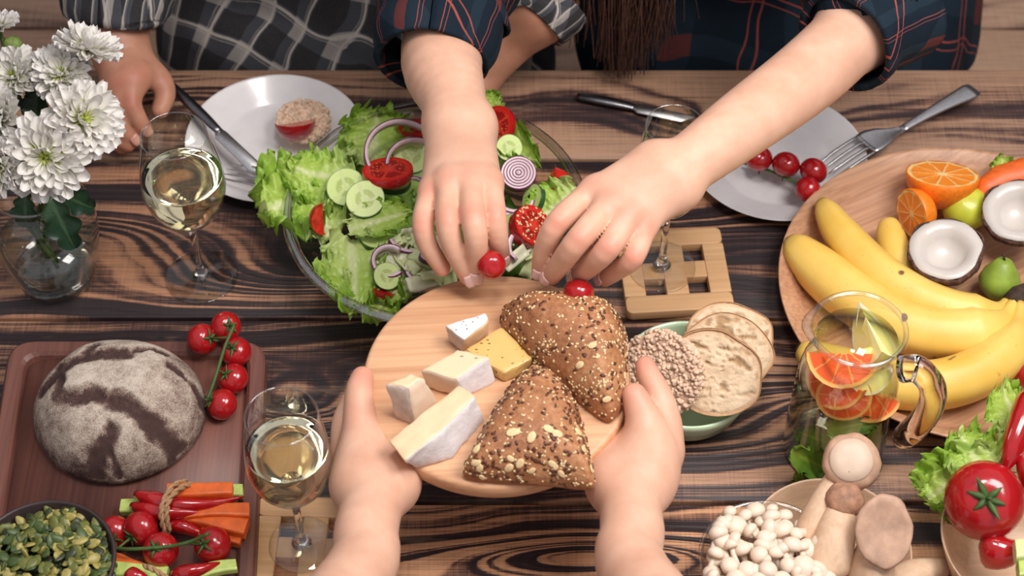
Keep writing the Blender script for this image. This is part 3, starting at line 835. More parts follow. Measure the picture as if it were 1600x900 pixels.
tslice(828, 355, .094, 34, 'tomato slice covered in sesame seeds', (.55, -.25, .8), .012)
def tom_wedge(px, py, h, rpx, ang, label, rot):
    p = at(px, py, h); return citrus_wedge('tomato_wedge', rpx*mpp(p), ang, m_redpale, m_red, label, p, rot, 'tomato', GT)
tom_wedge(508, 342, .086, 26, 2.0, 'tomato wedge standing among lettuce near the left of the bowl', (.5, .15, PI*.92))
tom_wedge(866, 276, .086, 28, 1.9, 'tomato wedge beside the onion half near the far rim', (1.0, 1.1, -.6))
tom_wedge(600, 452, .076, 18, 1.7, 'tomato bit below the small onion ring', (1.2, .4, -1.8))
def seeds_on(parent, spots, size, mat, name='sesame_seeds'):
    parts = []
    for p, n in spots:
        q = Vector(n).to_track_quat('Z', 'Y').to_matrix() @ Matrix.Rotation(RN.uniform(0, 6.28), 3, 'Z')
        M = Matrix.Translation(Vector(p)) @ q.to_4x4(); parts.append(xf(ball(size, 7, 5, (1.5, .85, .5)), M))
    return obj(name, join(*parts), mat, parent, kind='stuff')
ts = [o for o in bpy.data.objects if o.get('label') == 'tomato slice covered in sesame seeds'][0]
sp = []
for k in range(60):
    a = RN.uniform(0, 6.28); q = .019*math.sqrt(RN.random()); sp.append(((q*math.cos(a), q*math.sin(a), .0064), (RN.gauss(0, .3), RN.gauss(0, .3), 1)))
seeds_on(ts, sp, .0011, m_sesame)
onion(628, 242, .094, 60, 'large onion ring arching over the seedy tomato', (.15, -.35, 1), .55, 3.7, roll=.0)
onion(650, 262, .088, 50, 'inner onion ring below the large arch', (.2, -.35, 1), .7, 3.2)
onion(608, 410, .085, 29, 'small onion ring round a cucumber slice', (.1, -.3, 1), .6, 5.2, wdt=.009)
onion(676, 403, .084, 22, 'oval onion piece on the chopped cabbage', (.2, -.4, 1), sq=.5, roll=-.5)
onion(648, 312, .088, 36, 'upright onion strip left of the pinching hand', (-.8, -.3, .7), .2, 2.6, wdt=.010, th=.003)
onion(640, 362, .086, 38, 'onion ring sloping beneath the pinching hand', (.2, -.4, 1), 3.2, 5.9, wdt=.008)
onion(655, 420, .080, 24, 'thin onion strip beside the oval onion piece', (.1, -.5, 1), 2.8, 5.6)
onion(802, 310, .082, 34, 'onion arc below the onion half', (.0, -.4, 1), 3.5, 6.1)
onion(806, 300, .082, 38, 'outer onion arc below the onion half', (.0, -.4, 1), 3.6, 5.9)
onion(822, 384, .092, 30, 'flat pale onion strip beside the sesame tomato', (-.2, -.4, 1), 2.0, 3.6, wdt=.010, th=.004, roll=.9)
p = at(810, 272, .090); oh = thing('onion_half', 'red onion slice with tight purple spirals beside the wrist', 'onion', p, aim((.0, -.5, 1)), 'red onion pieces in the salad')
for k in range(6):
    r = 28*mpp(p)*(1-k*.165)
    obj('ring', band_vf(r, .010-.0006*k, .0030 if k < 5 else .0034, sq=.97), [m_onionskin, m_onion], oh, (0, 0, .0004*k))
GB = 'chopped cabbage in the salad'
cb = [mesh('cabbage_piece', grid(6, 5, lambda u, v, k=k: ((u-.5)*.020*(1+.3*k), (v-.5)*.012, .004*math.sin(3*u+k*2)+.002*math.sin(5*v+k)+.0012*float(vnoise(np.array([u*4+k*7, v*4, k])))))[:2], [m_cabbage, m_cabbage2, m_cabbage][k]) for k in range(3)]
rn = random.Random(12)
for k in range(58):
    if k < 40: px, py = rn.uniform(588, 705), rn.uniform(366, 446)
    else: px, py = rn.uniform(778, 850), rn.uniform(330, 415)
    o = link('cabbage_piece', cb[k % 3], None, at(px, py, rn.uniform(.070, .084)), (rn.gauss(-.1, .5), rn.gauss(0, .5), rn.uniform(0, 6.28)), rn.uniform(.7, 1.25)); solid(o, .0022)
    tag(o, 'small pale chunk of cabbage near the hand in the salad bowl', 'cabbage', GB)

# ------------------------------------------------------------------ cheese and rolls on the serving board
def frustum(name, top, t, bot, mats_side, m_top, label, z=BH, bev=.0022, noise=.0006, seed=0, sub=3):
    """cheese piece: corner pixels of the top (at height z+t) and of the foot (at height z)"""
    n = len(top); A = [at(x, y, z+t) for x, y in top]; B = [at(x, y, z) for x, y in bot]
    c = sum(B, Vector())/n; V = [tuple(p-c) for p in B]+[tuple(p-c) for p in A]
    area2 = sum(A[i].x*A[(i+1) % n].y-A[(i+1) % n].x*A[i].y for i in range(n))
    fl = area2 < 0; o_ = lambda f: f[::-1] if fl else f
    root = thing(name, label, 'cheese', c)
    grp = {}
    for i in range(n): grp.setdefault(mats_side[i % len(mats_side)], []).append(o_((i, (i+1) % n, n+(i+1) % n, n+i)))
    grp.setdefault(m_top, []).append(o_(tuple(range(n, 2*n)))); grp.setdefault(mats_side[0], []).append(o_(tuple(range(n-1, -1, -1))))
    mats = list(grp); Fc = []; MI = []
    for i, m in enumerate(mats): Fc += grp[m]; MI += [i]*len(grp[m])
    # bevel and roughen the whole piece, then part it into rind and paste
    me = mesh(name, (V, Fc, None, MI), mats); tmp = link('tmp', me)
    bm_ = bpy.data.objects[tmp.name]; bevel(bm_, bev, 2); s_ = bm_.modifiers.new('s', 'SUBSURF'); s_.subdivision_type = 'SIMPLE'; s_.levels = sub
    dg = bpy.context.evaluated_depsgraph_get(); ev = bm_.evaluated_get(dg); m2 = ev.to_mesh()
    co_ = np.array([v.co[:] for v in m2.vertices]); fs = [tuple(p.vertices) for p in m2.polygons]; mi = [p.material_index for p in m2.polygons]
    ev.to_mesh_clear(); bpy.data.objects.remove(tmp); bpy.data.meshes.remove(me)
    co_ = co_+np.stack([fbm(co_*160, 3, seed+k) for k in range(3)], 1)*noise+np.stack([fbm(co_*45, 2, seed+9+k) for k in range(3)], 1)*noise*1.6
    for i, m in enumerate(mats):
        f = [q for q, j in zip(fs, mi) if j == i]
        used = sorted({v for q in f for v in q}); ix = {v: k for k, v in enumerate(used)}
        obj('rind' if m.name.startswith('rind') else 'paste', (co_[used], [tuple(ix[v] for v in q) for q in f]), m, root)
    return root
m_rind = plain('rind_white', C(224, 218, 218), .75, .05, 160, bump=.4)
m_rindgrey = plain('rind_grey', C(206, 192, 182), .75, .16, 90, bump=.5)
m_paste = plain('paste_cream', C(232, 200, 162), .45, .05, 60, sss=.25)
m_paste2 = plain('paste_ivory', C(234, 212, 188), .45, .05, 60, sss=.25)
mm = Mat('paste_blue'); s_ = mm.vor(52, mm.map((1, 2.2, 1), rot=(0, 0, .5))); nz = mm.noise(30)
mm.p(Base_Color=mm.mix(mm.ramp(mm.math('ADD', s_, mm.math('MULTIPLY', nz, .5)), [(.30, 1.0), (.37, 0.0)]), C(232, 204, 168), C(112, 118, 104)), Roughness=.45, Subsurface_Weight=.2, Subsurface_Radius=(.01, .007, .004), Subsurface_Scale=1.0); m_blue = mm.m
mm = Mat('paste_herb'); s_ = mm.vor(150, mm.map((1, 2.0, 1), rot=(0, 0, .6))); nz = mm.noise(60)
mm.p(Base_Color=mm.mix(mm.ramp(mm.math('ADD', s_, mm.math('MULTIPLY', nz, .5)), [(.34, 1.0), (.44, 0.0)]), mm.mix(mm.noise(20), C(218, 174, 98), C(226, 190, 124)), C(104, 84, 34)), Roughness=.4, Subsurface_Weight=.2, Subsurface_Radius=(.01, .007, .004), Subsurface_Scale=1.0); m_herb = mm.m
mm = Mat('rind_speckled'); s_ = mm.vor(210); mm.p(Base_Color=mm.mix(mm.ramp(s_, [(.10, 1.0), (.2, 0.0)]), C(226, 220, 218), C(96, 76, 56)), Roughness=.7); mm.bump(mm.noise(200), .3); m_rindspeck = mm.m
frustum('cheese_wedge', [(694, 506), (759, 486), (763, 497), (727, 532)], .024, [(702, 535), (760, 520), (764, 528), (722, 550)], [m_rind, m_paste, m_paste, m_rindgrey], m_rindspeck, 'small white cheese wedge with dark flecks at the far end of the cheeses', seed=1)
frustum('cheese_block', [(728, 545), (783, 510), (833, 560), (788, 584)], .013, [(728, 562), (783, 526), (832, 574), (790, 600)], [m_herb], m_herb, 'flat yellow cheese piece speckled with herbs under the seeded roll', seed=2)
frustum('cheese_block', [(658, 578), (716, 545), (766, 558), (714, 592)], .026, [(666, 606), (718, 574), (775, 596), (726, 625)], [m_paste2, m_rind, m_rind, m_paste2], m_blue, 'blue veined cheese block with a bright white rind', seed=3)
frustum('cheese_block', [(599, 601), (640, 582), (664, 591), (638, 606)], .044, [(618, 652), (660, 628), (690, 636), (650, 668)], [m_rindgrey, m_paste2, m_paste2, m_rindgrey], m_paste, 'tall cream cheese piece with grey rind nearest to the left thumb', seed=4)
frustum('cheese_wedge', [(608, 690), (660, 646), (716, 600), (742, 619), (692, 672), (631, 721)], .030, [(618, 702), (670, 668), (724, 632), (758, 658), (708, 718), (650, 733)], [m_paste, m_paste, m_rind, m_rind, m_rind, m_paste], m_paste, 'large brie wedge with thick white rind in front of the other cheeses', seed=5)
frustum('cheese_slice', [(880, 470), (900, 466), (922, 474), (915, 482)], .020, [(882, 488), (900, 484), (922, 490), (916, 498)], [m_herb], m_herb, 'thin yellow cheese slice peeking out behind the far seeded roll', seed=6)

def crust(name, a, b, c):
    m = Mat(name); n = m.noise(14, None, 4, .6); n2 = m.noise(220, None, 3, .7)
    col = m.ramp(m.math('ADD', m.math('MULTIPLY', n, .6), m.math('MULTIPLY', n2, .4)), [(.34, a), (.52, b), (.68, c)])
    m.p(Base_Color=col, Roughness=.6); m.bump(n2, .5, .002); return m.m
m_roll = crust('seeded_roll_crust', C(126, 78, 50), C(172, 116, 76), C(200, 152, 110))
def pillow(outline, H, z, p=2.6, n=110, rings=26, skew=(0, 0), seed=0, amp=.0012, floor=.006):
    """domed bun over an outline of photo pixels; returns centre and mesh data"""
    P = [at(x, y, z+floor) for x, y in outline]; c = sum(P, Vector())/len(P); c.z = T+z
    L = smooth_path([tuple(q-c)[:2] for q in P+P[:1]], 12)[:-1]; L = [L[int(i*len(L)/n)] for i in range(n)]
    V = [(skew[0], skew[1], H)]; Fc = []
    prof = [(j/rings) for j in range(1, rings+1)]
    for f in prof:
        zz = floor+(H-floor)*max(0, 1-f**p)**.55
        for x, y in L: V.append((x*f+skew[0]*(1-f), y*f+skew[1]*(1-f), zz))
    for f, zz in ((.985, floor*.3), (.94, 0.0), (.5, 0.0)):
        for x, y in L: V.append((x*f, y*f, zz))
    V.append((0, 0, 0)); m = rings+3
    for k in range(n): Fc.append((0, 1+k, 1+(k+1) % n))
    for j in range(m-1):
        for k in range(n): a = 1+j*n+k; b_ = 1+j*n+(k+1) % n; Fc.append((a, a+n, b_+n, b_))
    for k in range(n): Fc.append((1+(m-1)*n+k, len(V)-1, 1+(m-1)*n+(k+1) % n))
    V = np.array(V); ar = V.copy()
    ar[:, 2] += (fbm(V*70, 3, seed)*amp+fbm(V*28, 2, seed+5)*amp*1.6)*(V[:, 2] > .002)
    return c, (ar, Fc)
def roll(outline, H, label, seed, skew, counts, oats):
    c, vf = pillow(outline, H, BH, seed=seed, skew=skew)
    fl = sum(vf[0][1+k][0]*vf[0][1+(k+1) % 110][1]-vf[0][1+(k+1) % 110][0]*vf[0][1+k][1] for k in range(110)) < 0
    Fc = [f[::-1] for f in vf[1]] if fl else vf[1]
    o = obj('seeded_roll', (vf[0], Fc), m_roll, None, c); tag(o, label, 'bread roll', 'seeded rolls on the round board')
    V = vf[0]; tri = [f for f in Fc if len(f) == 4 and min(V[i][2] for i in f) > .004]
    rn = random.Random(seed); ar = [0]
    for f in tri:
        a, b_, d = (Vector(V[f[i]]) for i in (0, 1, 3)); ar.append(ar[-1]+(b_-a).cross(d-a).length)
    import bisect
    def pick():
        f = tri[bisect.bisect(ar, rn.uniform(0, ar[-1]))-1]; a, b_, c_, d = (Vector(V[i]) for i in f); u, v = rn.random(), rn.random()
        n = (b_-a).cross(d-a).normalized(); return a*(1-u)*(1-v)+b_*u*(1-v)+c_*u*v+d*(1-u)*v, n
    def many(name, cnt, size, sq, mat, dens):
        parts = []
        while len(parts) < cnt:
            p, n = pick()
            if rn.random() > dens(p): continue
            q = n.to_track_quat('Z', 'Y').to_matrix() @ Matrix.Rotation(rn.uniform(0, 6.28), 3, 'Z') @ Matrix.Rotation(rn.gauss(0, .25), 3, 'X')
            s = size*rn.uniform(.75, 1.25); parts.append(xf(ball(s, 6, 4, sq), Matrix.Translation(p+n*size*.15) @ q.to_4x4()))
        obj(name, join(*parts), mat, o, kind='stuff')
    dn = lambda p: .35+.65*(float(fbm(np.array(p)*60, 2, seed)) > -.1)
    many('flax_seeds', counts[0], .0018, (1.25, .7, .4), m_flax, dn)
    many('sesame_seeds', counts[1], .00105, (1.4, .9, .5), m_sesame, dn)
    of = mesh('oat_flake', xf(ball(.0042, 10, 6, (1.15, .8, .22)), Matrix()), m_oat)
    for k in range(oats):
        while True:
            p, n = pick()
            if n.z > .2 and p.y < -.004: break
        q = n.to_track_quat('Z', 'Y').to_matrix() @ Matrix.Rotation(rn.uniform(0, 6.28), 3, 'Z')
        link('oat_flake', of, o, p+n*.0006, q.to_euler(), rn.uniform(.7, 1.1))
    return o
roll([(782, 494), (800, 482), (836, 480), (881, 480), (931, 484), (960, 500), (980, 533), (980, 569), (974, 628), (958, 655), (938, 651), (908, 628), (870, 600), (838, 573), (812, 546), (788, 520)], .050,
     'far seeded bread roll on the round board, next to the cherry tomato', 31, (.012, .012), (220, 560), 4)
roll([(834, 575), (862, 590), (886, 614), (908, 655), (920, 705), (929, 757), (905, 762), (872, 758), (796, 753), (727, 744), (733, 721), (752, 682), (770, 650), (798, 608)], .042,
     'near triangular seeded bread roll dotted with oat flakes', 32, (.0, .004), (330, 420), 20)
tomato(768, 414, .186, 22.5, 'cherry tomato pinched between the fingertips above the salad', 'cherry tomatoes held in fingers', (.2, -.6, .5))
tomato(904, 457, .182, 24, 'cherry tomato held over the edge of the board beside the far roll', 'cherry tomatoes held in fingers', (.1, .6, .5))

# ------------------------------------------------------------------ green bowl of bread
gc = at(1074, 584, .045); gr = 104*mpp(gc)
gb = tag(obj('bread_bowl', lathe([(0, .004), (gr*.5, .004), (gr*.8, .018), (gr*.95, .042), (gr*.985, .0465), (gr*1.02, .0455), (gr*1.0, .038), (gr*.86, .013), (gr*.58, 0), (0, 0)][::-1], 72), m_green, None, (gc.x, gc.y, T), (0, 0, .2), (1, 1.0, 1)),
         'pale green glazed bowl of sliced bread and a rice cake', 'bowl')
m_crumb = Mat('bread_crumb'); X_, Y_ = m_crumb.sep(m_crumb.tc('UV'))[:2]; n1 = m_crumb.noise(60, None, 4, .65)
cc_ = m_crumb.ramp(n1, [(.3, C(208, 180, 146)), (.7, C(232, 210, 178))])
cc_ = m_crumb.mix(X_, cc_, C(172, 140, 104)); cc_ = m_crumb.mix(m_crumb.ramp(Y_, [(.88, 0.0), (1, .6)]), cc_, C(182, 136, 94))  # pit mask tints the crumb darker, painting shade into the shallow pores
m_crumb.p(Base_Color=cc_, Roughness=.85); m_crumb.bump(m_crumb.noise(420, None, 3, .6), .35, .002); m_crumb = m_crumb.m
m_crust = crust('bread_crust', C(150, 104, 70), C(186, 142, 100), C(208, 170, 128))
def bread(px, py, h, rx, ry, n, label, seed, th=.016, roll=0):
    p = at(px, py, h); s = mpp(p); t = thing('bread_slice', label, 'bread', p, aimx((math.cos(roll), math.sin(roll)*.7, 0), n), 'slices of white bread in the green bowl')
    nn = 96; out = []
    for k in range(nn):
        a = 2*PI*k/nn; q = 1+.09*float(vnoise(np.array([math.cos(a)*1.7+seed, math.sin(a)*1.7, seed])))+.05*math.cos(2*a+.4)-.10*max(0, -math.sin(a))**6
        out.append((rx*s*q*math.cos(a), ry*s*q*math.sin(a)))
    fs = [x/26 for x in range(1, 27)]; V = np.array([(x*f*.965, y*f*.965, 0) for f in fs for x, y in out]+[(0, 0, 0)])
    fe = np.array([f for f in fs for _ in out]+[0])
    w1 = vnoise(V*np.array([190, 300, 1])+seed*3.3, 2); w2 = vnoise(V*np.array([330, 460, 1])+seed, 4); w3 = vnoise(V*75+seed*2, 6)
    pit = np.clip((w1+.45*w3-.30)*2.6, 0, 1)+.7*np.clip((w2+.3*w3-.34)*2.4, 0, 1); pit = np.clip(pit, 0, 1)*(fe < .93)
    V[:, 2] = th/2-.0030*pit+.0006*w2+.0012*w3-.0015*(fe > .96); uv = np.stack([pit, fe], 1); Fc = []
    for j in range(len(fs)-1):
        for k in range(nn): a = j*nn+k; b_ = j*nn+(k+1) % nn; Fc.append((a, a+nn, b_+nn, b_))
    for k in range(nn): Fc.append((len(V)-1, k, (k+1) % nn))
    m = len(V); V2 = V*np.array([1, 1, -1]); Fc += [tuple(i+m for i in f[::-1]) for f in Fc]
    obj('crumb', (np.concatenate([V, V2]), Fc, np.concatenate([uv, uv])), m_crumb, t)
    V = []; Fc = []
    for f, z in ((.965, th*.36), (.985, th*.50), (1.0, th*.3), (1.005, -th*.1), (.99, -th*.5), (.96, -th*.4)):
        for x, y in out: V.append((x*f, y*f, z))
    for j in range(5):
        for k in range(nn): a = j*nn+k; b_ = j*nn+(k+1) % nn; Fc.append((a, a+nn, b_+nn, b_))
    obj('crust', (V, Fc), m_crust, t); return t
bread(1140, 526, .062, 68, 56, (.10, -.40, .9), 'white bread slice at the back of the green bowl', 3, roll=-.1)
bread(1132, 554, .070, 70, 66, (.10, -.55, .85), 'white bread slice in the middle of the stack in the green bowl', 4, roll=-.1)
bread(1116, 586, .078, 74, 72, (-.05, -.75, .75), 'white bread slice leaning against the rice cake', 5, roll=-.15)
m_rice = plain('puffed_rice', C(220, 190, 164), .75, .22, 150, bump=.4)
def rice_cake(px, py, h, rpx, n, label, th, cnt, seed):
    p = at(px, py, h); r = rpx*mpp(p); t = thing('rice_cake', label, 'rice cake', p, aim(n)); rn = random.Random(seed)
    obj('slab', lathe([(0, th*.36), (r*.93, th*.34), (r*.96, 0), (r*.93, -th*.34), (0, -th*.36)], 40), m_rice, t)
    parts = []
    for k in range(cnt):
        if k < cnt*.72:
            a = rn.uniform(0, 6.28); q = r*.97*math.sqrt(rn.random()); c = (q*math.cos(a), q*math.sin(a), th*.36)
        else:
            a = rn.uniform(0, 6.28); c = (r*.97*math.cos(a), r*.97*math.sin(a), rn.uniform(-.3, .36)*th)
        e = Euler((rn.uniform(0, 6), rn.uniform(0, 6), rn.uniform(0, 6))).to_matrix().to_4x4()
        parts.append(xf(ball(.0025*rn.uniform(.75, 1.25), 7, 5, (1.3, .95, .7)), Matrix.Translation(c) @ e))
    obj('puffed_grains', join(*parts), m_rice, t, kind='stuff'); return t
rice_cake(1034, 582, .080, 68, (-.50, -.75, .62), 'puffed rice cake leaning in the green bowl, in front of the bread', .013, 640, 5)

# ------------------------------------------------------------------ what lies on the two white plates
rice_cake(474, 190, .026, 42, (0, -.05, 1), 'round puffed cracker under a bitten tomato piece on the white plate', .010, 330, 6)
tom_wedge_p = at(460, 188, .040)
t = citrus_wedge('tomato_wedge', 33*mpp(tom_wedge_p), 1.5, m_redpale, m_red, 'bitten tomato piece with seeds on the cracker on the white plate', tom_wedge_p, (PI/2, 0, .35), 'tomato')
t.rotation_euler = (PI/2-.2, 0.3, -1.2)
vine('four cherry tomatoes on a green vine on the white plate under the arm', None, [(1186, 248, 21), (1228, 257, 22), (1271, 267, 22), (1262, 296, 20)],
     [(1160, 254, .014), (1205, 268, .022), (1248, 288, .020), (1275, 305, .016)], .0185, 21)

def fork(p0, p1, label, group, size=1.0, flip=False):
    """p0: tine tips, p1: handle end, both (px,py,h)"""
    a, b_ = at(*p0), at(*p1); d = b_-a; L = d.length; root = thing('fork', label, 'fork', a, aimx(d))
    tl = .045*size; hw = .0125*size
    arch = lambda x: .008*math.sin(PI*min(1, x/(tl*1.9)))
    for k in range(4):
        y = (k-1.5)*hw*.56
        obj('tine', tube([(x, y*(.92 if x < .01 else 1), arch(x)) for x in [tl*i/6 for i in range(7)]], [.0006, .0011, .0014, .0015, .0016, .0017, .0017], 6, True, .6), m_steel, root)
    prof = [(tl*.96, hw*.92), (tl*1.15, hw), (tl*1.4, hw*.8), (tl*1.65, hw*.4), (tl*1.95, hw*.24)]
    V, Fc, _ = grid(8, 12, lambda u, v: ((lambda x: (x, (2*u-1)*np.interp(x, [q[0] for q in prof], [q[1] for q in prof]), arch(x)+.0012*(2*u-1)**2))(tl*.96+(tl*.99)*v)))
    solid(obj('head', (V, Fc), m_steel, root), .0016)
    xs = [tl*1.9+(L-tl*1.9)*i/14 for i in range(15)]
    V, Fc, _ = grid(6, 14, lambda u, v: (tl*1.9+(L-tl*1.9)*v, (2*u-1)*(.0030+.0062*v**1.6)*size*(1 if v < .97 else .8), arch(tl*1.9)*(1-v)+.002*math.sin(PI*v)+.0010*(1-(2*u-1)**2)))
    solid(obj('handle', (V, Fc), m_steel, root), .0022); return root
fork((1290, 268, .020), (1522, 140, .012), 'steel fork with its tines on the plate of vine tomatoes', None, 1.25)
fork((352, 268, .0185), (452, 300, .022), 'steel fork with its tines on the white plate under the knife blade', None, 1.1)
def knife(h_end, b_end, label, hfrac, wdt, bend=0):
    a, b_ = at(*h_end), at(*b_end); d = b_-a; L = d.length; root = thing('knife', label, 'knife', a, aimx(d)); hl = L*hfrac
    o = obj('handle', tube(smooth_path([(0, 0, 0), (hl*.3, 0, .001), (hl*.7, 0, .001), (hl, 0, 0)], 5), [.0045+.0018*math.sin(PI*i/15) for i in range(16)], 12, True, .55), m_darksteel, root)
    poly = [(hl*.97, -.0035), (hl*1.05, -wdt*.55), (L*.9, -wdt*.6), (L, wdt*.1), (L*.985, wdt*.34), (hl*1.05, wdt*.34), (hl*.97, .0035)]
    bevel(obj('blade', prism(poly, -.0008, .0008), m_steel, root), .0005, 1); return root
knife((254, 122, .034), (428, 286, .024), 'long steel table knife resting across the white plate, held by the hand', .52, .016)
knife((902, 150, .006), (1085, 186, .006), 'steel table knife lying beyond the salad bowl near the dark hair', .5, .014)

# ------------------------------------------------------------------ fruit on the tray
def banana_mat(name, a, b):
    m = Mat(name); n = m.noise(16, None, 3); sp = m.noise(42, None, 2, .4)
    col = m.ramp(n, [(.3, a), (.7, b)])
    col = m.mix(m.ramp(sp, [(.71, 0.0), (.75, 1.0)]), col, C(120, 78, 46))
    fl = m.noise(320, None, 2); col = m.mix(m.ramp(fl, [(.70, 0.0), (.76, .6)]), col, C(150, 104, 56))
    m.p(Base_Color=col, Roughness=.42); return m.m
m_banana = banana_mat('banana_peel', C(226, 182, 78), C(242, 206, 112))
m_bananastem = plain('banana_stem', C(190, 170, 80), .6, .2, 80)
def banana_shape(i, a): return 1+.030*math.cos(5*a+.4)+.022*abs(math.cos(2.5*a+.2))**6
bn_c = at(1560, 470, TZ+.02)
bunch = thing('banana_bunch', 'bunch of three large ripe bananas joined at a dark stem on the fruit tray', 'bananas', bn_c)
def banana(pts, rpx, root):
    P = smooth_path([tuple(at(*q)) for q in pts], 7); n = len(P); r = rpx*mpp(P[n//2])
    def rad(t):                                # t: 0 flower end .. 1 stem
        if t < .05: return .34+.30*(t/.05)
        if t < .30: return .64+.36*math.sin((t-.05)/.25*PI/2)
        if t < .74: return 1
        if t < .90: return 1-.70*((t-.74)/.16)**1.1
        return .30-.04*(t-.90)/.10
    R_ = [r*rad(i/(n-1)) for i in range(n)]
    b = wobj('banana', tube(P, R_, 20, True, 1.0, False, banana_shape), m_banana, root)
    e = wobj('blossom_end', tube([Vector(P[0])-(Vector(P[1])-Vector(P[0])).normalized()*.003, P[0], Vector(P[0])*.8+Vector(P[1])*.2], [r*.16, r*.33, r*.36], 10), m_black, b)
    e.location = -bn_c
    e.location = (0, 0, 0); e.matrix_parent_inverse = Matrix.Identity(4)
    e.location = -(Vector(b.location)+root.location) if False else Vector((0, 0, 0))
    return b
banana([(1284, 316, .040), (1312, 362, .042), (1362, 416, .044), (1430, 462, .044), (1500, 488, .042), (1552, 488, .040), (1586, 462, .040)], 33, bunch)
banana([(1234, 376, .034), (1272, 414, .034), (1340, 468, .036), (1420, 512, .038), (1500, 522, .040), (1556, 506, .044), (1588, 470, .042)], 42, bunch)
banana([(1250, 545, .036), (1300, 572, .036), (1380, 596, .036), (1470, 600, .038), (1545, 572, .040), (1586, 522, .044), (1594, 476, .044)], 40, bunch)
wobj('stem', tube([at(1578, 476, .040), at(1594, 464, .042), at(1616, 452, .044)], [.010, .012, .009], 10), m_black, bunch)
mango = tube(smooth_path([tuple(at(1388, 346, .034)), tuple(at(1392, 372, .034)), tuple(at(1402, 404, .034)), tuple(at(1424, 440, .034))], 7), [.004]+[.0155*math.sin(PI*min(1, .12+.8*i/21))**.45 for i in range(20)]+[.005], 18)
mg_c = at(1400, 390, .034); o = obj('small_banana', ([tuple(Vector(v)-mg_c) for v in mango[0]], mango[1]), m_banana, None, mg_c); tag(o, 'small stubby yellow banana lying between the orange half and the coconut half', 'banana')
def HC(px, py, h, rpx, face, peel, label, n, name='orange_half'): p = at(px, py, h); return half_citrus(name, rpx*mpp(p), face, peel, label, p, n)
HC(1473, 272, .056, 57, m_orangeface, m_orange, 'orange half facing up at the far side of the fruit tray', (.03, .42, .9))
HC(1424, 334, .046, 40, m_orangeface, m_orange, 'orange half tipped on its side next to the small banana', (-.88, -.40, .12))
tag(obj('lime', perturb(ball(36*mpp(at(1510, 325, .03)), 28, 20, (1, 1, .95)), .0012, 40), plain('lime_skin', C(196, 200, 62), .35, .18, 30, bump=.15, coat=.2), None, at(1510, 325, .036)), 'yellow green lime between the two orange halves and the coconut', 'lime')
tag(obj('carrot', tube([at(1528, 312, .040), at(1540, 296, .042), at(1562, 284, .043), at(1600, 276, .044), at(1650, 270, .045)], [.006, .012, .0165, .019, .018], 20, True, 1, False, lambda i, a: 1+.02*math.sin(9*i+2*a)), m_carrot, None), 'thick orange carrot on the tray behind the lime', 'carrot')
leaf_at('lettuce_leaf', (1560, 276, .045), (1570, 244, .055), 40, 'small curly lettuce tip behind the carrot on the fruit tray', 41, ruff=.22, cup=.2)
m_coco = Mat('coconut_husk'); nz = m_coco.noise(1, m_coco.map((120, 120, 20)), 4, .7)
m_coco.p(Base_Color=m_coco.ramp(nz, [(.35, C(52, 32, 26)), (.55, C(92, 60, 46)), (.75, C(140, 102, 78))]), Roughness=.9); m_coco.bump(nz, .9, .004); m_coco = m_coco.m
m_cocoflesh = plain('coconut_flesh', C(204, 196, 188), .35, .04, 40, sss=.2, coat=.2)
def coconut(px, py, h, rpx, n, label):
    p = at(px, py, h); r = rpx*mpp(p); t = thing('coconut_half', label, 'coconut', p, aim(n), 'coconut halves on the tray')
    obj('shell', perturb(lathe([(0, -r*.86)]+[(r*math.sin(a), -r*.86*math.cos(a)) for a in [PI/2*i/10 for i in range(1, 11)]]+[(r*.985, r*.05), (r*.93, r*.04)], 44), .0022, 60, 4, 3), m_coco, t)
    obj('flesh', perturb(lathe([(r*.945, r*.02), (r*.93, r*.055), (r*.76, r*.05), (r*.62, r*.01), (r*.52, -r*.18), (r*.36, -r*.40), (0, -r*.48)], 44), .0009, 70, 8), m_cocoflesh, t)
coconut(1478, 390, .064, 60, (-.14, -.10, .98), 'coconut half facing forward beside the small banana')
coconut(1592, 330, .066, 58, (-.20, -.18, .96), 'coconut half cut off by the edge of the picture, next to the lime')
pc = at(1562, 438, .034); pr = 33*mpp(pc)
t = thing('pear', 'small green pear between the coconut half and the banana stem', 'pear', pc, aim((.05, .25, .95)))
obj('flesh', lathe([(0, -pr*.95), (pr*.5, -pr*.86), (pr*.9, -pr*.4), (pr, 0), (pr*.86, pr*.42), (pr*.58, pr*.8), (pr*.40, pr*1.08), (pr*.2, pr*1.2), (0, pr*1.14)], 28), plain('pear_skin', C(140, 164, 62), .4, .22, 60), t)
obj('stalk', tube([(0, 0, pr*1.12), (.001, 0, pr*1.3), (.003, .001, pr*1.5)], .0012, 6), m_black, t)
def pepper_tube(pts, rpx, label, name='chili_pepper', group=None, mat=None, taper=1):
    P = smooth_path([tuple(at(*q)) for q in pts], 6); n = len(P); r = rpx*mpp(P[0])
    R_ = [r*max(.08, math.sin(PI*min(1, .16+.84*(1-i/(n-1))**.8)/1.0*1.0)**.6 if False else max(.07, (1-(i/(n-1))**2.2*.93)*min(1, .45+2.6*i/(n-1)))) for i in range(n)]
    c = Vector(P[0]); vf = tube([Vector(p)-c for p in P], R_, 20, True, 1, False, lambda i, a: 1+.07*math.sin(3*a+.06*i)+.03*math.sin(.5*i))
    return tag(obj(name, vf, mat or m_pepper, None, c), label, 'pepper', group)
pepper_tube([(1612, 545, .040), (1600, 580, .036), (1606, 610, .030)], 22, 'red pepper at the picture edge behind the bananas', 'red_pepper')

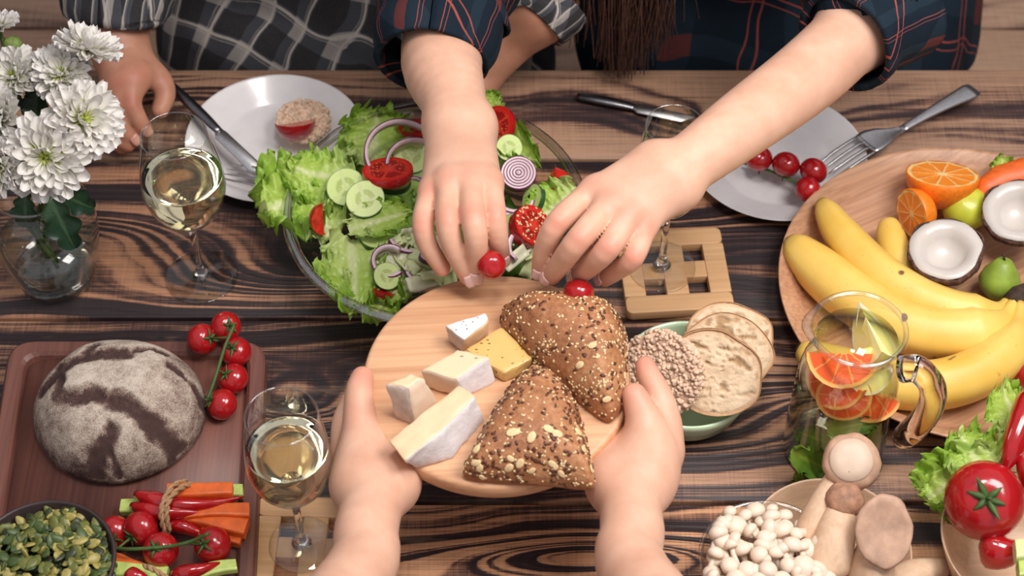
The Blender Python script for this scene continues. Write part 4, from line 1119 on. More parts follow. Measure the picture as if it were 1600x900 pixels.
# ------------------------------------------------------------------ jug of citrus water
jb = at(1300, 700, 0); JH = h_for(jb, 514); jr = 78*mpp(jb); jt = 73*mpp((jb.x, jb.y, T+JH))
jug = thing('glass_jug', 'glass jug of water with orange and lemon pieces and mint', 'jug', (jb.x, jb.y, T))
jprof = smooth_path([(0, .004), (jr*.86, .004), (jr*.98, .010), (jr*1.0, .022), (jr*.985, JH*.4), (jr*.95, JH*.66), (jt*.93, JH*.82), (jt*.90, JH*.90), (jt, JH)], 4)
obj('wall', lathe(jprof, 64), m_glass, jug)
obj('base', lathe([(0, 0), (jr*.9, 0), (jr*.99, .004), (jr*.94, .009), (0, .008)], 56), m_glass_thick, jug)
vf = lathe([(jt*1.0+.0024*math.cos(a), JH+.0024*math.sin(a)) for a in [2*PI*i/10 for i in range(10)]], 64, True)
obj('rim', ([(x-.0045*max(0, -x/jt)**8, y, z+.002*max(0, -x/jt)**8) for x, y, z in vf[0]], vf[1]), m_glass_thick, jug)
hd_ = Vector((.93, -.38, 0)).normalized()
hp = [hd_*(jr*.93)+Vector((0, 0, JH*.80)), hd_*(jr*1.22)+Vector((0, 0, JH*.835)), hd_*(jr*1.55)+Vector((0, 0, JH*.74)), hd_*(jr*1.62)+Vector((0, 0, JH*.58)), hd_*(jr*1.50)+Vector((0, 0, JH*.42)), hd_*(jr*1.30)+Vector((0, 0, JH*.28)), hd_*(jr*1.20)+Vector((0, 0, JH*.22))]
obj('handle', tube(smooth_path([tuple(p) for p in hp], 6), [.0118]*30+[.0098, .0094, .0090, .0086, .0078, .0060, .004], 14), m_solidglass, jug)
JW = JH*.91
obj('citrus_water', lathe([(0, .006)]+[(r-.0015, z) for r, z in jprof if .009 < z < JW]+[(jt*.91, JW), (0, JW)], 56), m_lemonade, jug)
def in_jug(dx, dy, hz): return Vector((jb.x+dx, jb.y+dy, T+hz))
citrus_wedge('orange_wedge', .0335, 1.25, m_grapeface, m_orange, 'orange wedge floating on top in the jug, nearest to the spout', in_jug(-.012, -.014, JH*.935), (.5, PI/2+.1, .55), group='citrus in the jug')
citrus_wedge('lemon_wedge', .0330, 1.1, m_lemonface, m_lemonpeel, 'pale lemon wedge floating on top in the jug behind the orange', in_jug(.012, .010, JH*.95), (.9, PI/2-.3, -.5), group='citrus in the jug')
slice_disc('lemon_slice', .021, .005, m_lemonface, m_lemonpeel, 'lemon slice under the orange wedge inside the jug', 'fruit', in_jug(.012, -.018, JH*.80), (.3, -.7, .5), 'citrus in the jug')
citrus_wedge('orange_wedge', .029, 1.4, m_grapeface, m_orange, 'orange wedge against the glass on the left inside the jug', in_jug(-.016, -.017, JH*.75), (.4, PI/2-.2, -.3), group='citrus in the jug')
slice_disc('orange_slice', .024, .008, m_grapeface, m_orange, 'orange slice against the glass in the middle of the jug', 'fruit', in_jug(-.008, -.026, JH*.67), (-.15, -.9, .35), 'citrus in the jug')
citrus_wedge('orange_wedge', .029, 1.4, m_grapeface, m_orange, 'orange wedge lying above the mint on the handle side of the jug', in_jug(.016, -.016, JH*.63), (.3, PI/2, -.1), group='citrus in the jug')
slice_disc('lemon_slice', .020, .005, m_lemonface, m_lemonpeel, 'lemon slice sunk in the middle of the jug above the mint leaves', 'fruit', in_jug(-.004, .002, JH*.52), (.2, -.3, .9), 'citrus in the jug')
def at_depth(px, py, y):
    d = RIGHT*((px-800)/F) + UP*((450-py)/F) + FWD
    return CAM + d*((y-CAM.y)/d.y)
for i, (b0, t0, dy, wd, lb) in enumerate([((1292, 672), (1366, 660), -.036, 44, 'bright mint leaf just below the orange wedge in the jug'), ((1236, 704), (1296, 738), -.036, 56, 'broad mint leaf low on the spout side in the jug'),
        ((1368, 664), (1352, 730), -.026, 44, 'mint leaf hanging down on the handle side in the jug'), ((1240, 742), (1300, 762), -.034, 44, 'mint leaf near the bottom of the jug'), ((1300, 694), (1246, 676), -.020, 46, 'mint leaf deep behind the others in the jug'),
        ((1336, 690), (1280, 716), -.014, 50, 'dark mint leaf in the middle of the jug'), ((1372, 712), (1330, 750), -.028, 46, 'mint leaf standing beside the tall mushroom in the jug')]):
    a, b_ = at_depth(*b0, jb.y+dy), at_depth(*t0, jb.y+dy); d = b_-a; yv = d.normalized(); xv = yv.cross(Vector((.2*(i % 3-1), -.8, .6))).normalized()
    tag(obj('mint_leaf', leaf_vf(d.length, wd*mpp(a), 70+i, .05, .15, .12, 14, 16), m_mint, None, a, Matrix((xv, yv, xv.cross(yv))).transposed().to_euler()), lb, 'mint', 'mint in the jug')

# ------------------------------------------------------------------ mushrooms
m_mcap = plain('mushroom_cap_tan', C(186, 150, 126), .6, .24, 55, bump=.4)
m_mcap2 = plain('mushroom_cap_brown', C(164, 122, 96), .7, .3, 130, bump=.6)
m_mstem = pale_wood('mushroom_stem', C(206, 170, 138), C(226, 196, 166), 60, 2, .6, .3)
m_white = plain('mushroom_white', C(232, 212, 192), .5, .06, 90, sss=.2, bump=.1)
m_gill = plain('mushroom_gill', C(214, 184, 152), .7, .1, 90)
mb_c = at(1290, 884, .0); mbr = 124*mpp(mb_c)
tag(obj('mushroom_dish', lathe([(0, .005), (mbr*.72, .005), (mbr*.9, .016), (mbr*.98, .031), (mbr, .033), (mbr*1.01, .031), (mbr*.93, .013), (mbr*.75, 0), (0, 0)][::-1], 64), m_palewood, None, (mb_c.x, mb_c.y, T)), 'pale wooden dish under the king oyster mushrooms', 'dish')
def king(cap, foot, r_cap, r0, r1, r2, n, label, capmat, flat=.45, dome=True, seed=0, sq=1.0):
    a, b_ = at(*foot), at(*cap); t = thing('king_oyster_mushroom', label, 'mushroom', a, group='king oyster mushrooms on the wooden dish')
    s = mpp(b_); d = b_-a
    P = smooth_path([tuple(a), tuple(a+d*.35+Vector((0, 0, .004))), tuple(a+d*.75+Vector((0, 0, .003))), tuple(b_)], 6); k = len(P)
    rr = [np.interp(i/(k-1), [0, .12, .4, .8, 1], [r0*.6, r0, r1, r2, r2*.9])*s for i in range(k)]
    st = wobj('stem', tube(P, rr, 22, True, 1, False, lambda i, q: 1+.035*math.sin(3*q+i*.2+seed)), m_mstem, t)
    R_ = r_cap*s; e = aim(n, roll=seed)
    if dome: pr = [(0, R_*flat)]+[(R_*math.sin(x), R_*flat*math.cos(x)) for x in [PI/2*i/9 for i in range(1, 9)]]+[(R_*1.02, -R_*.06), (R_*.96, -R_*.17), (R_*.6, -R_*.16), (0, -R_*.2)]
    else: pr = [(0, R_*.10), (R_*.5, R_*.06), (R_*.8, R_*.13), (R_*.96, R_*.16), (R_*1.03, R_*.08), (R_*.98, -R_*.04), (R_*.7, -R_*.22), (0, -R_*.4)]
    vf = lathe(pr[::-1], 40); vf = perturb(perturb(vf, R_*.05, 1/(R_*.5), seed, 3), R_*.018, 1/(R_*.12), seed+3, 2)
    c = obj('cap', ([(x, y*sq, z) for x, y, z in vf[0]], vf[1]), capmat, t, b_-a+Vector(n).normalized()*R_*(.30 if dome else .72), e); return t, c
t1, c1 = king((1326, 724, .088), (1252, 858, .040), 46, 26, 27, 22, (.12, -.42, .88), 'tall king oyster mushroom leaning on the jug, with a pale disc on its wide cap', m_mcap, .5, seed=1)
obj('cap_disc', perturb(lathe([(0, .0035), (.010, .003), (.0175, .0012), (.0185, -.001)][::-1], 30), .0005, 90), plain('mushroom_cap_pale', C(208, 184, 162), .5, .06), c1, (-.001, .003, .0105), (-.12, -.1, 0))
king((1319, 782, .078), (1288, 902, .040), 30, 36, 33, 23, (.0, -.35, .9), 'king oyster mushroom with a small round wrinkled brown cap', m_mcap2, .72, seed=2)
king((1374, 826, .076), (1356, 925, .030), 43, 38, 34, 26, (.0, -.62, .78), 'king oyster mushroom with a broad upturned oval cap', m_mcap, .3, False, 0, 1.30)
king((1474, 886, .018), (1392, 914, .026), 14, 24, 24, 16, (.95, -.2, .2), 'king oyster mushroom lying flat at the bottom edge of the picture', m_mcap, .5, seed=4)
eb = at(1198, 892, .030); ebr = 106*mpp(eb)
t = thing('mushroom_bowl', 'small clear glass bowl heaped with little white mushrooms', 'bowl', (eb.x, eb.y, T))
obj('wall', lathe(smooth_path([(0, .003), (ebr*.6, .003), (ebr*.86, .020), (ebr, .048)], 4), 60), m_glass, t)
obj('rim', lathe([(ebr+.002*math.cos(a), .048+.002*math.sin(a)) for a in [2*PI*i/8 for i in range(8)]], 60, True), m_glass_thick, t)
obj('base', lathe([(ebr*.5, 0), (ebr*.62, 0), (ebr*.62, .004), (ebr*.5, .004)], 40, True), m_glass_thick, t)
rn = random.Random(9)
capm = mesh('cap', lathe([(0, .0085)]+[(.0105*math.sin(x), .0085*math.cos(x)) for x in [PI/2*i/7 for i in range(1, 7)]]+[(.0105, -.001), (.0088, -.0042), (.0045, -.0044), (0, -.004)], 22), m_white)
stm = mesh('stem', tube([(0, 0, -.003), (.001, 0, -.012), (.0008, .001, -.024), (0, 0, -.038)], [.0040, .0036, .0040, .0052], 12), m_white)
spots = [(1180, 798, 1), (1150, 822, 1.15), (1130, 846, 1), (1118, 872, .9), (1208, 812, .9), (1174, 832, .8), (1196, 842, .9), (1222, 828, 1), (1160, 858, .9), (1186, 866, .85), (1212, 862, .8), (1238, 852, 1), (1140, 884, .9),
         (1168, 892, 1), (1200, 890, .9), (1230, 884, .8), (1262, 858, 1.1), (1256, 886, 1.2), (1274, 896, 1.25), (1284, 872, .8), (1112, 896, .9), (1244, 834, .7), (1190, 816, .7), (1150, 906, 1), (1186, 912, 1.1), (1222, 908, 1), (1250, 914, 1), (1128, 914, 1), (1164, 806, .75), (1140, 800, .7), (1226, 806, .8), (1206, 796, .65), (1252, 822, .75), (1292, 906, 1)]
for i, (px, py, s) in enumerate(spots):
    s *= .84
    d2 = ((px-1200)/110)**2+((py-880)/95)**2; h = .068-.020*d2+rn.uniform(-.004, .004)
    n = Vector((min(.2, max(-.6, (px-1200)/260+rn.gauss(0, .4))), .05+rn.gauss(0, .35)+(870-py)/220, .8))
    t = thing('white_mushroom', 'little white mushroom with a round cap heaped in the glass bowl', 'mushroom', at(px, py, h), aim(n), 'white mushrooms in the glass bowl', s)
    link('cap', capm, t); link('stem', stm, t)
for i in range(26):
    px, py = rn.uniform(1112, 1286), rn.uniform(806, 905); n = Vector((min(.25, rn.gauss(0, .6)), rn.uniform(.1, .9), rn.uniform(.1, .6)))
    t = thing('white_mushroom', 'little white mushroom with a round cap heaped in the glass bowl', 'mushroom', at(px, py, .064), aim(n), 'white mushrooms in the glass bowl', rn.uniform(.6, .85))
    link('cap', capm, t); link('stem', stm, t)

# ------------------------------------------------------------------ vegetable bowl at the right edge
vb = at(1612, 845, .055); vbr = 140*mpp(vb)
tag(obj('vegetable_bowl', lathe([(0, .005), (vbr*.55, .005), (vbr*.82, .024), (vbr*.985, .057), (vbr, .059), (vbr*1.012, .057), (vbr*.86, .021), (vbr*.58, 0), (0, 0)][::-1], 64), m_palewood, None, (vb.x, vb.y, T)), 'pale wooden bowl with a big tomato and red peppers at the picture edge', 'bowl')
GV = 'lettuce leaves in the wooden bowl'
leaf_at('lettuce_leaf', (1560, 720, .070), (1452, 770, .062), 120, 'frilly lettuce leaf hanging out of the wooden bowl left of the big tomato', 51, ruff=.15, group=GV, waves=10)
leaf_at('lettuce_leaf', (1540, 740, .075), (1500, 672, .075), 110, 'ruffled lettuce leaf standing behind the big tomato', 52, ruff=.15, group=GV)
leaf_at('lettuce_leaf', (1600, 690, .080), (1570, 600, .085), 90, 'lettuce leaf standing behind the long red chili', 53, ruff=.13, group=GV)
leaf_at('lettuce_leaf', (1540, 790, .062), (1476, 800, .058), 80, 'lettuce edge drooping over the rim of the wooden bowl', 54, ruff=.16, group=GV)
tm, tp, tr_ = tomato(1538, 782, .085, 62, 'big ripe tomato with a green stalk on top of the wooden bowl', None, (-.15, -.50, .85))
obj('calyx', xf(calyx_vf(tr_*.80, 6, 1.0, 4), Matrix.Identity(4)), m_stalk, tm, (0, 0, tr_*.80))
pepper_tube([(1625, 610, .10), (1604, 650, .100), (1582, 700, .092), (1568, 742, .080)], 30, 'long glossy dark red chili behind the big tomato')
pepper_tube([(1628, 770, .075), (1606, 730, .085), (1596, 690, .09)], 22, 'second dark red chili at the picture edge beside the big tomato', 'chili_pepper')
pepper_tube([(1536, 850, .060), (1570, 862, .066), (1612, 850, .066)], 32, 'red pepper under the big tomato in the wooden bowl', 'red_pepper')
def stick(p0, p1, w0, w1, hh, mat, label, cat, name, group=None, end=None, seed=0, z=0):
    a, b_ = at(*p0), at(*p1); d = b_-a; L = d.length; s = mpp(a); rn = random.Random(seed)
    V = []; Fc = []; n = 8; m_ = 10
    for i in range(n+1):
        f = i/n; ww = (w0+(w1-w0)*f)*s/2; h2 = hh*s/2*(.9+.1*math.sin(2*f+seed)); bow = .0016*math.sin(PI*f)
        for x, y in rounded_rect(1, 1, .18, 2)[:12]: V.append((L*f, x*2*ww+.0006*math.sin(7*f+seed), y*2*h2+bow))
    m_ = 12
    for i in range(n):
        for k in range(m_): Fc.append((i*m_+k, i*m_+(k+1) % m_, (i+1)*m_+(k+1) % m_, (i+1)*m_+k))
    Fc += [tuple(range(m_-1, -1, -1)), tuple(range(n*m_, n*m_+m_))]
    return tag(obj(name, (V, Fc), mat, None, a, aimx(d), smooth=False), label, cat, group)
stick((1585, 862, .085), (1640, 866, .085), 34, 34, 26, m_celerypale, 'pale celery stick at the picture edge in the wooden bowl', 'celery', 'celery_stick')
stick((1590, 892, .080), (1640, 896, .080), 30, 30, 26, m_celery, 'green celery stick at the bottom corner of the picture in the wooden bowl', 'celery', 'celery_stick')

# ------------------------------------------------------------------ round loaf on the chopping board
lc = at(190, 655, DB); la = 133*mpp(lc); LHt = .064
cracks = [[(88, 612), (108, 622), (150, 622), (195, 636), (235, 655), (280, 668)], [(172, 668), (150, 690), (126, 714), (106, 730)], [(70, 592), (110, 565), (160, 552), (205, 560)],
          [(198, 562), (225, 542), (258, 542)], [(146, 536), (128, 560)], [(262, 566), (290, 578), (310, 596)], [(160, 672), (176, 706)], [(96, 600), (88, 560)]]
cw = [.0085, .006, .0075, .0035, .007, .003, .0025, .0045]
cr_pts = [[at(x, y, DB+.055) for x, y in c] for c in cracks]
V, Fc = lathe([(0, LHt)]+[(la*(j/60)**.85, LHt*max(0, (1-((j/60)**.85)**2.6))**.5) for j in range(1, 60)]+[(la*.985, .006), (la*.94, .0), (0, 0)], 150)
V = np.array(V); th = np.arctan2(V[:, 1], V[:, 0]); V[:, :2] *= (1+.02*np.cos(2*th+.5)+.012*np.sin(3*th))[:, None]; V[:, 1] *= .98
V += fbm(V*30, 3, 2)[:, None]*np.array([0, 0, .0022])*(V[:, 2:3] > .003)
mask = np.zeros(len(V))
for pts, wd in zip(cr_pts, cw):
    for a, b_ in zip(pts[:-1], pts[1:]):
        A = np.array([(a-lc).x, (a-lc).y]); Bv = np.array([(b_-lc).x, (b_-lc).y]); ab = Bv-A
        q = V[:, :2]-A; tt = np.clip((q @ ab)/(ab @ ab), 0, 1); d = np.linalg.norm(q-tt[:, None]*ab, axis=1)+fbm(V*80, 3, 5)*.0036
        mask = np.maximum(mask, np.clip(1.35-d/wd*.95, 0, 1)*(V[:, 2] > .012))
V[:, 2] -= mask*.0045; V += (fbm(V*220, 2, 8)*(mask > .3)*.0014)[:, None]*np.array([0, 0, 1])
m = Mat('floured_rye_crust'); X, Y, _ = m.sep(m.tc('UV'))[:3]
n1 = m.noise(26, None, 4, .65); n2 = m.noise(800, None, 3, .75); n3 = m.noise(150, None, 3, .6)
fl_ = m.math('ADD', m.math('MULTIPLY', n1, .55), m.math('ADD', m.math('MULTIPLY', n2, .62), m.math('MULTIPLY', n3, .30)))
fl_ = m.math('ADD', m.math('SUBTRACT', fl_, m.math('MULTIPLY', X, .34)), m.math('MULTIPLY', m.math('SUBTRACT', Y, .5), .28))
m.p(Base_Color=m.ramp(fl_, [(.50, C(70, 48, 44)), (.62, C(98, 74, 66)), (.74, C(156, 138, 124)), (.92, C(208, 194, 178))]), Roughness=.9)
m.bump(n2, .5, .002)
tag(obj('rye_loaf', (V, Fc, np.stack([mask, np.clip(V[:, 2]/LHt, 0, 1)], 1)), m.m, None, (lc.x, lc.y, T+DB)), 'round dark rye loaf dusted with flour and cracked across the top', 'bread')
vine('five cherry tomatoes on a straight green stem beside the round loaf', None, [(316, 530, 24.5, .006), (353, 510, 23.5, .012), (369, 550, 24), (364, 592, 24.5), (347, 632, 25)],
     [(366, 508, .062), (352, 540, .056), (342, 572, .052), (333, 600, .046), (324, 624, .040)], DB, 24)
vine('four cherry tomatoes on the vine in front of the tied vegetable sticks', None, [(180, 832, 27), (221, 826, 28, .008), (251, 860, 28.5, .008), (332, 852, 30, .002)],
     [(172, 856, .042), (205, 858, .052), (262, 854, .055), (298, 846, .060), (326, 834, .072)], DB, 28)

# seed bowl
sc_ = at(66, 878, DB+.040); sr = 112*mpp(sc_)
tag(obj('seed_bowl', lathe([(0, .004), (sr*.6, .004), (sr*.86, .018), (sr*.97, .040), (sr, .042), (sr*1.03, .040), (sr*.92, .016), (sr*.64, 0), (0, 0)][::-1], 64), m_dark, None, (sc_.x, sc_.y, T+DB)), 'dark stoneware bowl heaped with green pumpkin seeds', 'bowl')
m_seeds = [plain('pumpkin_seed_%s' % n, c, .42, .2, 150) for n, c in (('olive', C(112, 116, 58)), ('green', C(74, 92, 48)), ('pale', C(168, 156, 86)), ('dark', C(58, 66, 42)))]
sv = xf(ball(.0068, 10, 6, (1.0, .62, .24)), Matrix()); sv = ([(x, y*(1-.35*x/.0068), z) for x, y, z in sv[0]], sv[1])
sm = [mesh('pumpkin_seed', sv, m) for m in m_seeds]
rn = random.Random(21)
def heap_h(q): return .050-.018*q*q
parts = []
for k in range(260):
    a = rn.uniform(0, 6.28); q = math.sqrt(rn.random())*.93
    M = Matrix.Translation((sr*q*math.cos(a), sr*q*math.sin(a), heap_h(q)-.005-rn.random()*.004)) @ Euler((rn.gauss(0, .5), rn.gauss(0, .5), rn.uniform(0, 6.28))).to_matrix().to_4x4(); parts.append(xf(sv, M))
o = obj('pumpkin_seeds', join(*parts), m_seeds[3], None, (sc_.x, sc_.y, T+DB), kind='stuff'); tag(o, 'dark layer of pumpkin seeds under the top ones in the stoneware bowl', 'seeds')
obj('seed_bed', lathe([(0, heap_h(0)-.010), (sr*.5, heap_h(.5)-.010), (sr*.9, heap_h(.9)-.010), (sr*.86, .020), (0, .010)][::-1], 40), m_seeds[3], o, (0, 0, 0))
for k in range(235):
    for _ in range(30):
        a = rn.uniform(0, 6.28); q = math.sqrt(rn.random())*.95; x, y = sc_.x+sr*q*math.cos(a), sc_.y+sr*q*math.sin(a)
        X_, Y_ = proj((x, y, T+DB+.04))
        if X_ > -15 and Y_ < 915: break
    o = link('pumpkin_seed', sm[rn.choices((0, 1, 2, 3), (40, 22, 28, 10))[0]], None, (x, y, T+DB+heap_h(q)+rn.uniform(-.002, .0025)), (rn.gauss(0, .45), rn.gauss(0, .45), rn.uniform(0, 6.28)), rn.uniform(.8, 1.15))
    tag(o, 'green pumpkin seed on the heap in the dark stoneware bowl', 'seed', 'pumpkin seeds in the stoneware bowl')

# vegetable sticks, tied with twine
GS = 'sticks of the tied vegetable bundle'
S_ = lambda *a, **k: stick(*a, group=GS, **k)
S_((262, 772, .046), (364, 768, .046), 26, 22, 24, m_carrot, 'rounded carrot stick on top of the tied bundle', 'carrot', 'carrot_stick', seed=1)
S_((190, 794, .030), (260, 790, .034), 24, 24, 18, m_celery, 'pale celery end poking out on the loaf side of the tied bundle', 'celery', 'celery_stick', seed=2)
S_((300, 776, .036), (380, 768, .036), 22, 22, 20, m_celery, 'celery stick end behind the top carrot of the tied bundle', 'celery', 'celery_stick', seed=3)
pepper_tube([(212, 772, .044), (260, 786, .048), (320, 788, .046), (382, 776, .040)], 15, 'long red pepper strip across the tied bundle below the top carrot', 'pepper_strip', GS)
pepper_tube([(206, 790, .040), (250, 800, .046), (300, 802, .042), (345, 812, .034)], 14, 'second red pepper strip of the tied bundle, close to the vine tomatoes', 'pepper_strip', GS)
S_((268, 806, .040), (390, 798, .038), 16, 26, 20, m_carrot, 'carrot stick in the middle of the tied bundle', 'carrot', 'carrot_stick', seed=4)
S_((262, 806, .034), (386, 826, .034), 14, 30, 22, m_carrot, 'widening carrot stick at the front of the tied bundle', 'carrot', 'carrot_stick', seed=5)
S_((258, 818, .026), (378, 846, .026), 14, 20, 18, m_carrot, 'lowest carrot stick of the tied bundle', 'carrot', 'carrot_stick', seed=6)
pepper_tube([(252, 816, .036), (290, 824, .036), (318, 836, .030), (345, 846, .028)], 12, 'short red pepper strip in front of the widening carrot stick', 'pepper_strip', GS)
def twine(pts, label, r=.0016):
    P = smooth_path([tuple(at(*q)) for q in pts], 6); c = Vector(P[0]); parts = []
    for ph in (0, PI):
        fr = frames(P); parts.append(tube([tuple(p+(n*math.cos(i*.9+ph)+b*math.sin(i*.9+ph))*r*.8-c) for i, (p, t_, n, b) in enumerate(fr)], r, 7))
    return tag(obj('twine', join(*parts), m_twine, None, c), label, 'twine', None)
twine([(292, 752, .046), (272, 758, .058), (258, 778, .062), (252, 802, .058), (256, 826, .044), (262, 838, .030)], 'jute twine wound round the middle of the vegetable bundle')
twine([(300, 756, .052), (280, 764, .060), (264, 782, .062), (260, 806, .056), (264, 830, .040)], 'second turn of jute twine beside the first on the vegetable bundle')
GS2 = 'sticks of the bundle at the bottom edge'
stick((178, 876, .030), (225, 892, .030), 22, 18, 18, m_carrot, 'carrot end of the lower bundle by the seed bowl', 'carrot', 'carrot_stick', GS2, seed=7)
stick((180, 892, .034), (262, 898, .034), 26, 22, 18, m_celery, 'celery end of the lower bundle at the bottom edge of the picture', 'celery', 'celery_stick', GS2, seed=8)
stick((280, 902, .034), (370, 884, .034), 26, 20, 18, m_celery, 'celery stick of the lower bundle towards the wine glass', 'celery', 'celery_stick', GS2, seed=9)
pepper_tube([(268, 898, .040), (310, 890, .042), (352, 878, .036)], 13, 'red pepper strip above the celery of the lower bundle', 'pepper_strip', GS2)
pepper_tube([(196, 898, .046), (215, 900, .048), (235, 904, .046)], 14, 'red pepper end of the lower bundle at the bottom edge', 'pepper_strip', GS2)
twine([(226, 884, .050), (240, 890, .056), (256, 900, .052), (270, 910, .046)], 'jute twine round the lower bundle at the bottom edge')

# ------------------------------------------------------------------ vase of chrysanthemums
vc = at(90, 432, 0); VH = h_for(vc, 292); vr = 60*mpp(vc)
vase = thing('glass_vase', 'clear glass vase half full of water holding white flowers', 'vase', (vc.x, vc.y, T))
vprof = smooth_path([(0, .006), (vr*.9, .006), (vr*1.0, .012), (vr*1.25, VH*.32), (vr*1.36, VH*.6), (vr*1.22, VH*.84), (vr*.98, VH*.93), (vr*1.0, VH)], 4)
obj('wall', lathe(vprof, 64), m_glass, vase)
obj('base', lathe([(0, 0), (vr*.92, 0), (vr*1.0, .004), (vr*1.03, .016), (vr*.9, .014), (0, .013)], 56), m_glass_thick, vase)
obj('rim', lathe([(vr*1.0+.002*math.cos(a), VH+.002*math.sin(a)) for a in [2*PI*i/8 for i in range(8)]], 56, True), m_glass_thick, vase)
obj('water', lathe([(0, .014)]+[(r-.0015, z) for r, z in vprof if .015 < z < VH*.42]+[(vr*1.28, VH*.42), (0, VH*.42)], 56), m_water, vase)
m_petal = Mat('white_petal'); _, Y, _2 = m_petal.sep(m_petal.tc('UV'))[:3]
m_petal.p(Base_Color=m_petal.ramp(Y, [(.0, C(206, 214, 140)), (.28, C(232, 230, 214)), (1, C(240, 236, 232))]), Roughness=.55, Subsurface_Weight=.15, Subsurface_Radius=(.006, .006, .005), Subsurface_Scale=1.0)
m_petal.bump(m_petal.noise(1, m_petal.map((40, 4, 1), vec=m_petal.tc('UV')), 2), .25, .001); m_petal = m_petal.m
m_disc = plain('flower_heart', C(196, 206, 96), .6, .2, 300)
def petal_vf(L, Wd, curl, cup, seed):
    def fn(u, v):
        s = 2*u-1; w = Wd*.5*(math.sin(PI*min(1, .10+.84*v**1.35))**.55)*(.45+.55*min(1, v*1.5))
        return (s*w, v*L, cup*Wd*s*s+curl*L*v*v+.03*L*math.sin(5*v+seed)*s)
    return grid(5, 9, fn)
pet = [mesh('petal', petal_vf(1, .40, c, .34, k), m_petal) for k, c in enumerate((.06, .16, .30, -.10, .48))]
heart_parts = []
rn = random.Random(4)
for k in range(46):
    q = math.sqrt(k/46); a = k*2.4; L = .12+.10*q
    M = Matrix.Translation((q*.20*math.cos(a), q*.20*math.sin(a), .05)) @ (Matrix.Rotation(a-PI/2, 4, 'Z') @ Matrix.Rotation(1.25-.45*q, 4, 'X'))
    heart_parts.append(xf(petal_vf(L*1.3, .075, -.35, .4, k)[:2], M))
heart = mesh('flower_heart', join(*heart_parts), m_disc)
base_m = mesh('flower_base', lathe([(0, -.10), (.10, -.09), (.17, -.03), (.16, .03), (0, .06)], 20), m_stalk)
GF = 'white chrysanthemums in the vase'
mouth = Vector((vc.x, vc.y, T+VH))
def flower(px, py, h, rpx, n, label, seed, full=True):
    p = at(px, py, h); r = rpx*mpp(p); t = thing('chrysanthemum', label, 'flower', p, aim(n), GF); rn = random.Random(seed)
    for ring, (cnt, L, el, zz, ro) in enumerate([(22, 1.0, .02, .0, .12), (21, .90, .20, .03, .12), (18, .75, .44, .06, .11), (14, .57, .76, .08, .09)]):
        for k in range(cnt):
            a = 2*PI*(k+.5*ring)/cnt+rn.uniform(-.09, .09); e = el+rn.gauss(0, .07)
            M = Matrix.Rotation(a, 4, 'Z') @ Matrix.Translation((0, ro*r, zz*r)) @ Matrix.Rotation(e, 4, 'X')
            o = link('petal', pet[min(4, max(0, ring+rn.choice((-1, 0, 0, 1))))], t); s = (L-ro)*r*rn.uniform(.92, 1.06)
            o.matrix_local = M @ Matrix.Diagonal((s*rn.uniform(.9, 1.15)*(1 if ring < 2 else 1.1), s, s, 1))
    link('flower_heart', heart, t, (0, 0, .03*r), (0, 0, 0), r); link('flower_base', base_m, t, (0, 0, -.02*r), (0, 0, 0), r)
    nn = Vector(n).normalized(); q = (mouth+Vector((rn.uniform(-.015, .015), rn.uniform(-.015, .015), -.02)))
    foot = Vector((vc.x+rn.uniform(-.02, .02), vc.y+rn.uniform(-.02, .02), T+.03))
    wstem = tube(smooth_path([tuple(p-nn*r*.08), tuple(p-nn*r*.7-Vector((0, 0, .01))), tuple(q), tuple(foot)], 6), .0021, 8)
    inv = t.matrix_basis.inverted() if False else (Matrix.Translation(p) @ Euler(aim(n)).to_matrix().to_4x4()).inverted()
    obj('stem', xf(wstem, inv), m_stalk, t)
    return t
flower(72, 246, .170, 73, (.03, -.72, .70), 'largest white chrysanthemum facing forward in front of the vase mouth', 1)
flower(130, 186, .185, 66, (.55, -.50, .68), 'white chrysanthemum hanging to the right over the hand', 2)
flower(136, 78, .215, 56, (.32, .38, .87), 'white chrysanthemum seen from the side at the top of the bunch', 3)
flower(96, 116, .200, 54, (-.05, -.30, .95), 'white chrysanthemum behind the side-on one', 4)
flower(22, 120, .195, 52, (-.25, -.35, .9), 'white chrysanthemum between the bud and the large bloom', 5)
flower(-2, 186, .185, 55, (-.45, -.55, .7), 'white chrysanthemum half out of the picture on the left edge', 6)
flower(-4, 44, .215, 40, (-.2, .3, .9), 'small white chrysanthemum in the top left corner of the picture', 7)
flower(2, 262, .165, 50, (-.5, -.6, .6), 'white chrysanthemum drooping at the left edge beside the largest bloom', 8)
p = at(20, 72, .205); t = thing('chrysanthemum_bud', 'green unopened flower bud above the white blooms', 'bud', p, aim((.1, .1, 1)))
obj('bud', perturb(lathe([(0, .009), (.005, .0085), (.0085, .005), (.009, 0), (.0055, -.006), (0, -.008)][::-1], 18), .0012, 220), plain('bud_green', C(120, 140, 70), .6, .3, 300), t)
obj('stem', tube(smooth_path([(0, 0, -.006), (.002, -.01, -.05), (.03, -.06, -.12)], 5), .0016, 7), m_stalk, t)
def lobed(L, Wd, seed):
    def fn(u, v):
        s = 2*u-1; w = Wd*.5*math.sin(PI*min(1, .05+.93*v))**.6*(.62+.38*abs(math.sin(2.5*PI*v+.6)))
        return (s*w, v*L+.12*L*abs(s)*(1-v), .12*Wd*s*s-.35*L*v*v+.03*L*math.sin(9*v+seed)*abs(s))
    return grid(12, 24, fn)
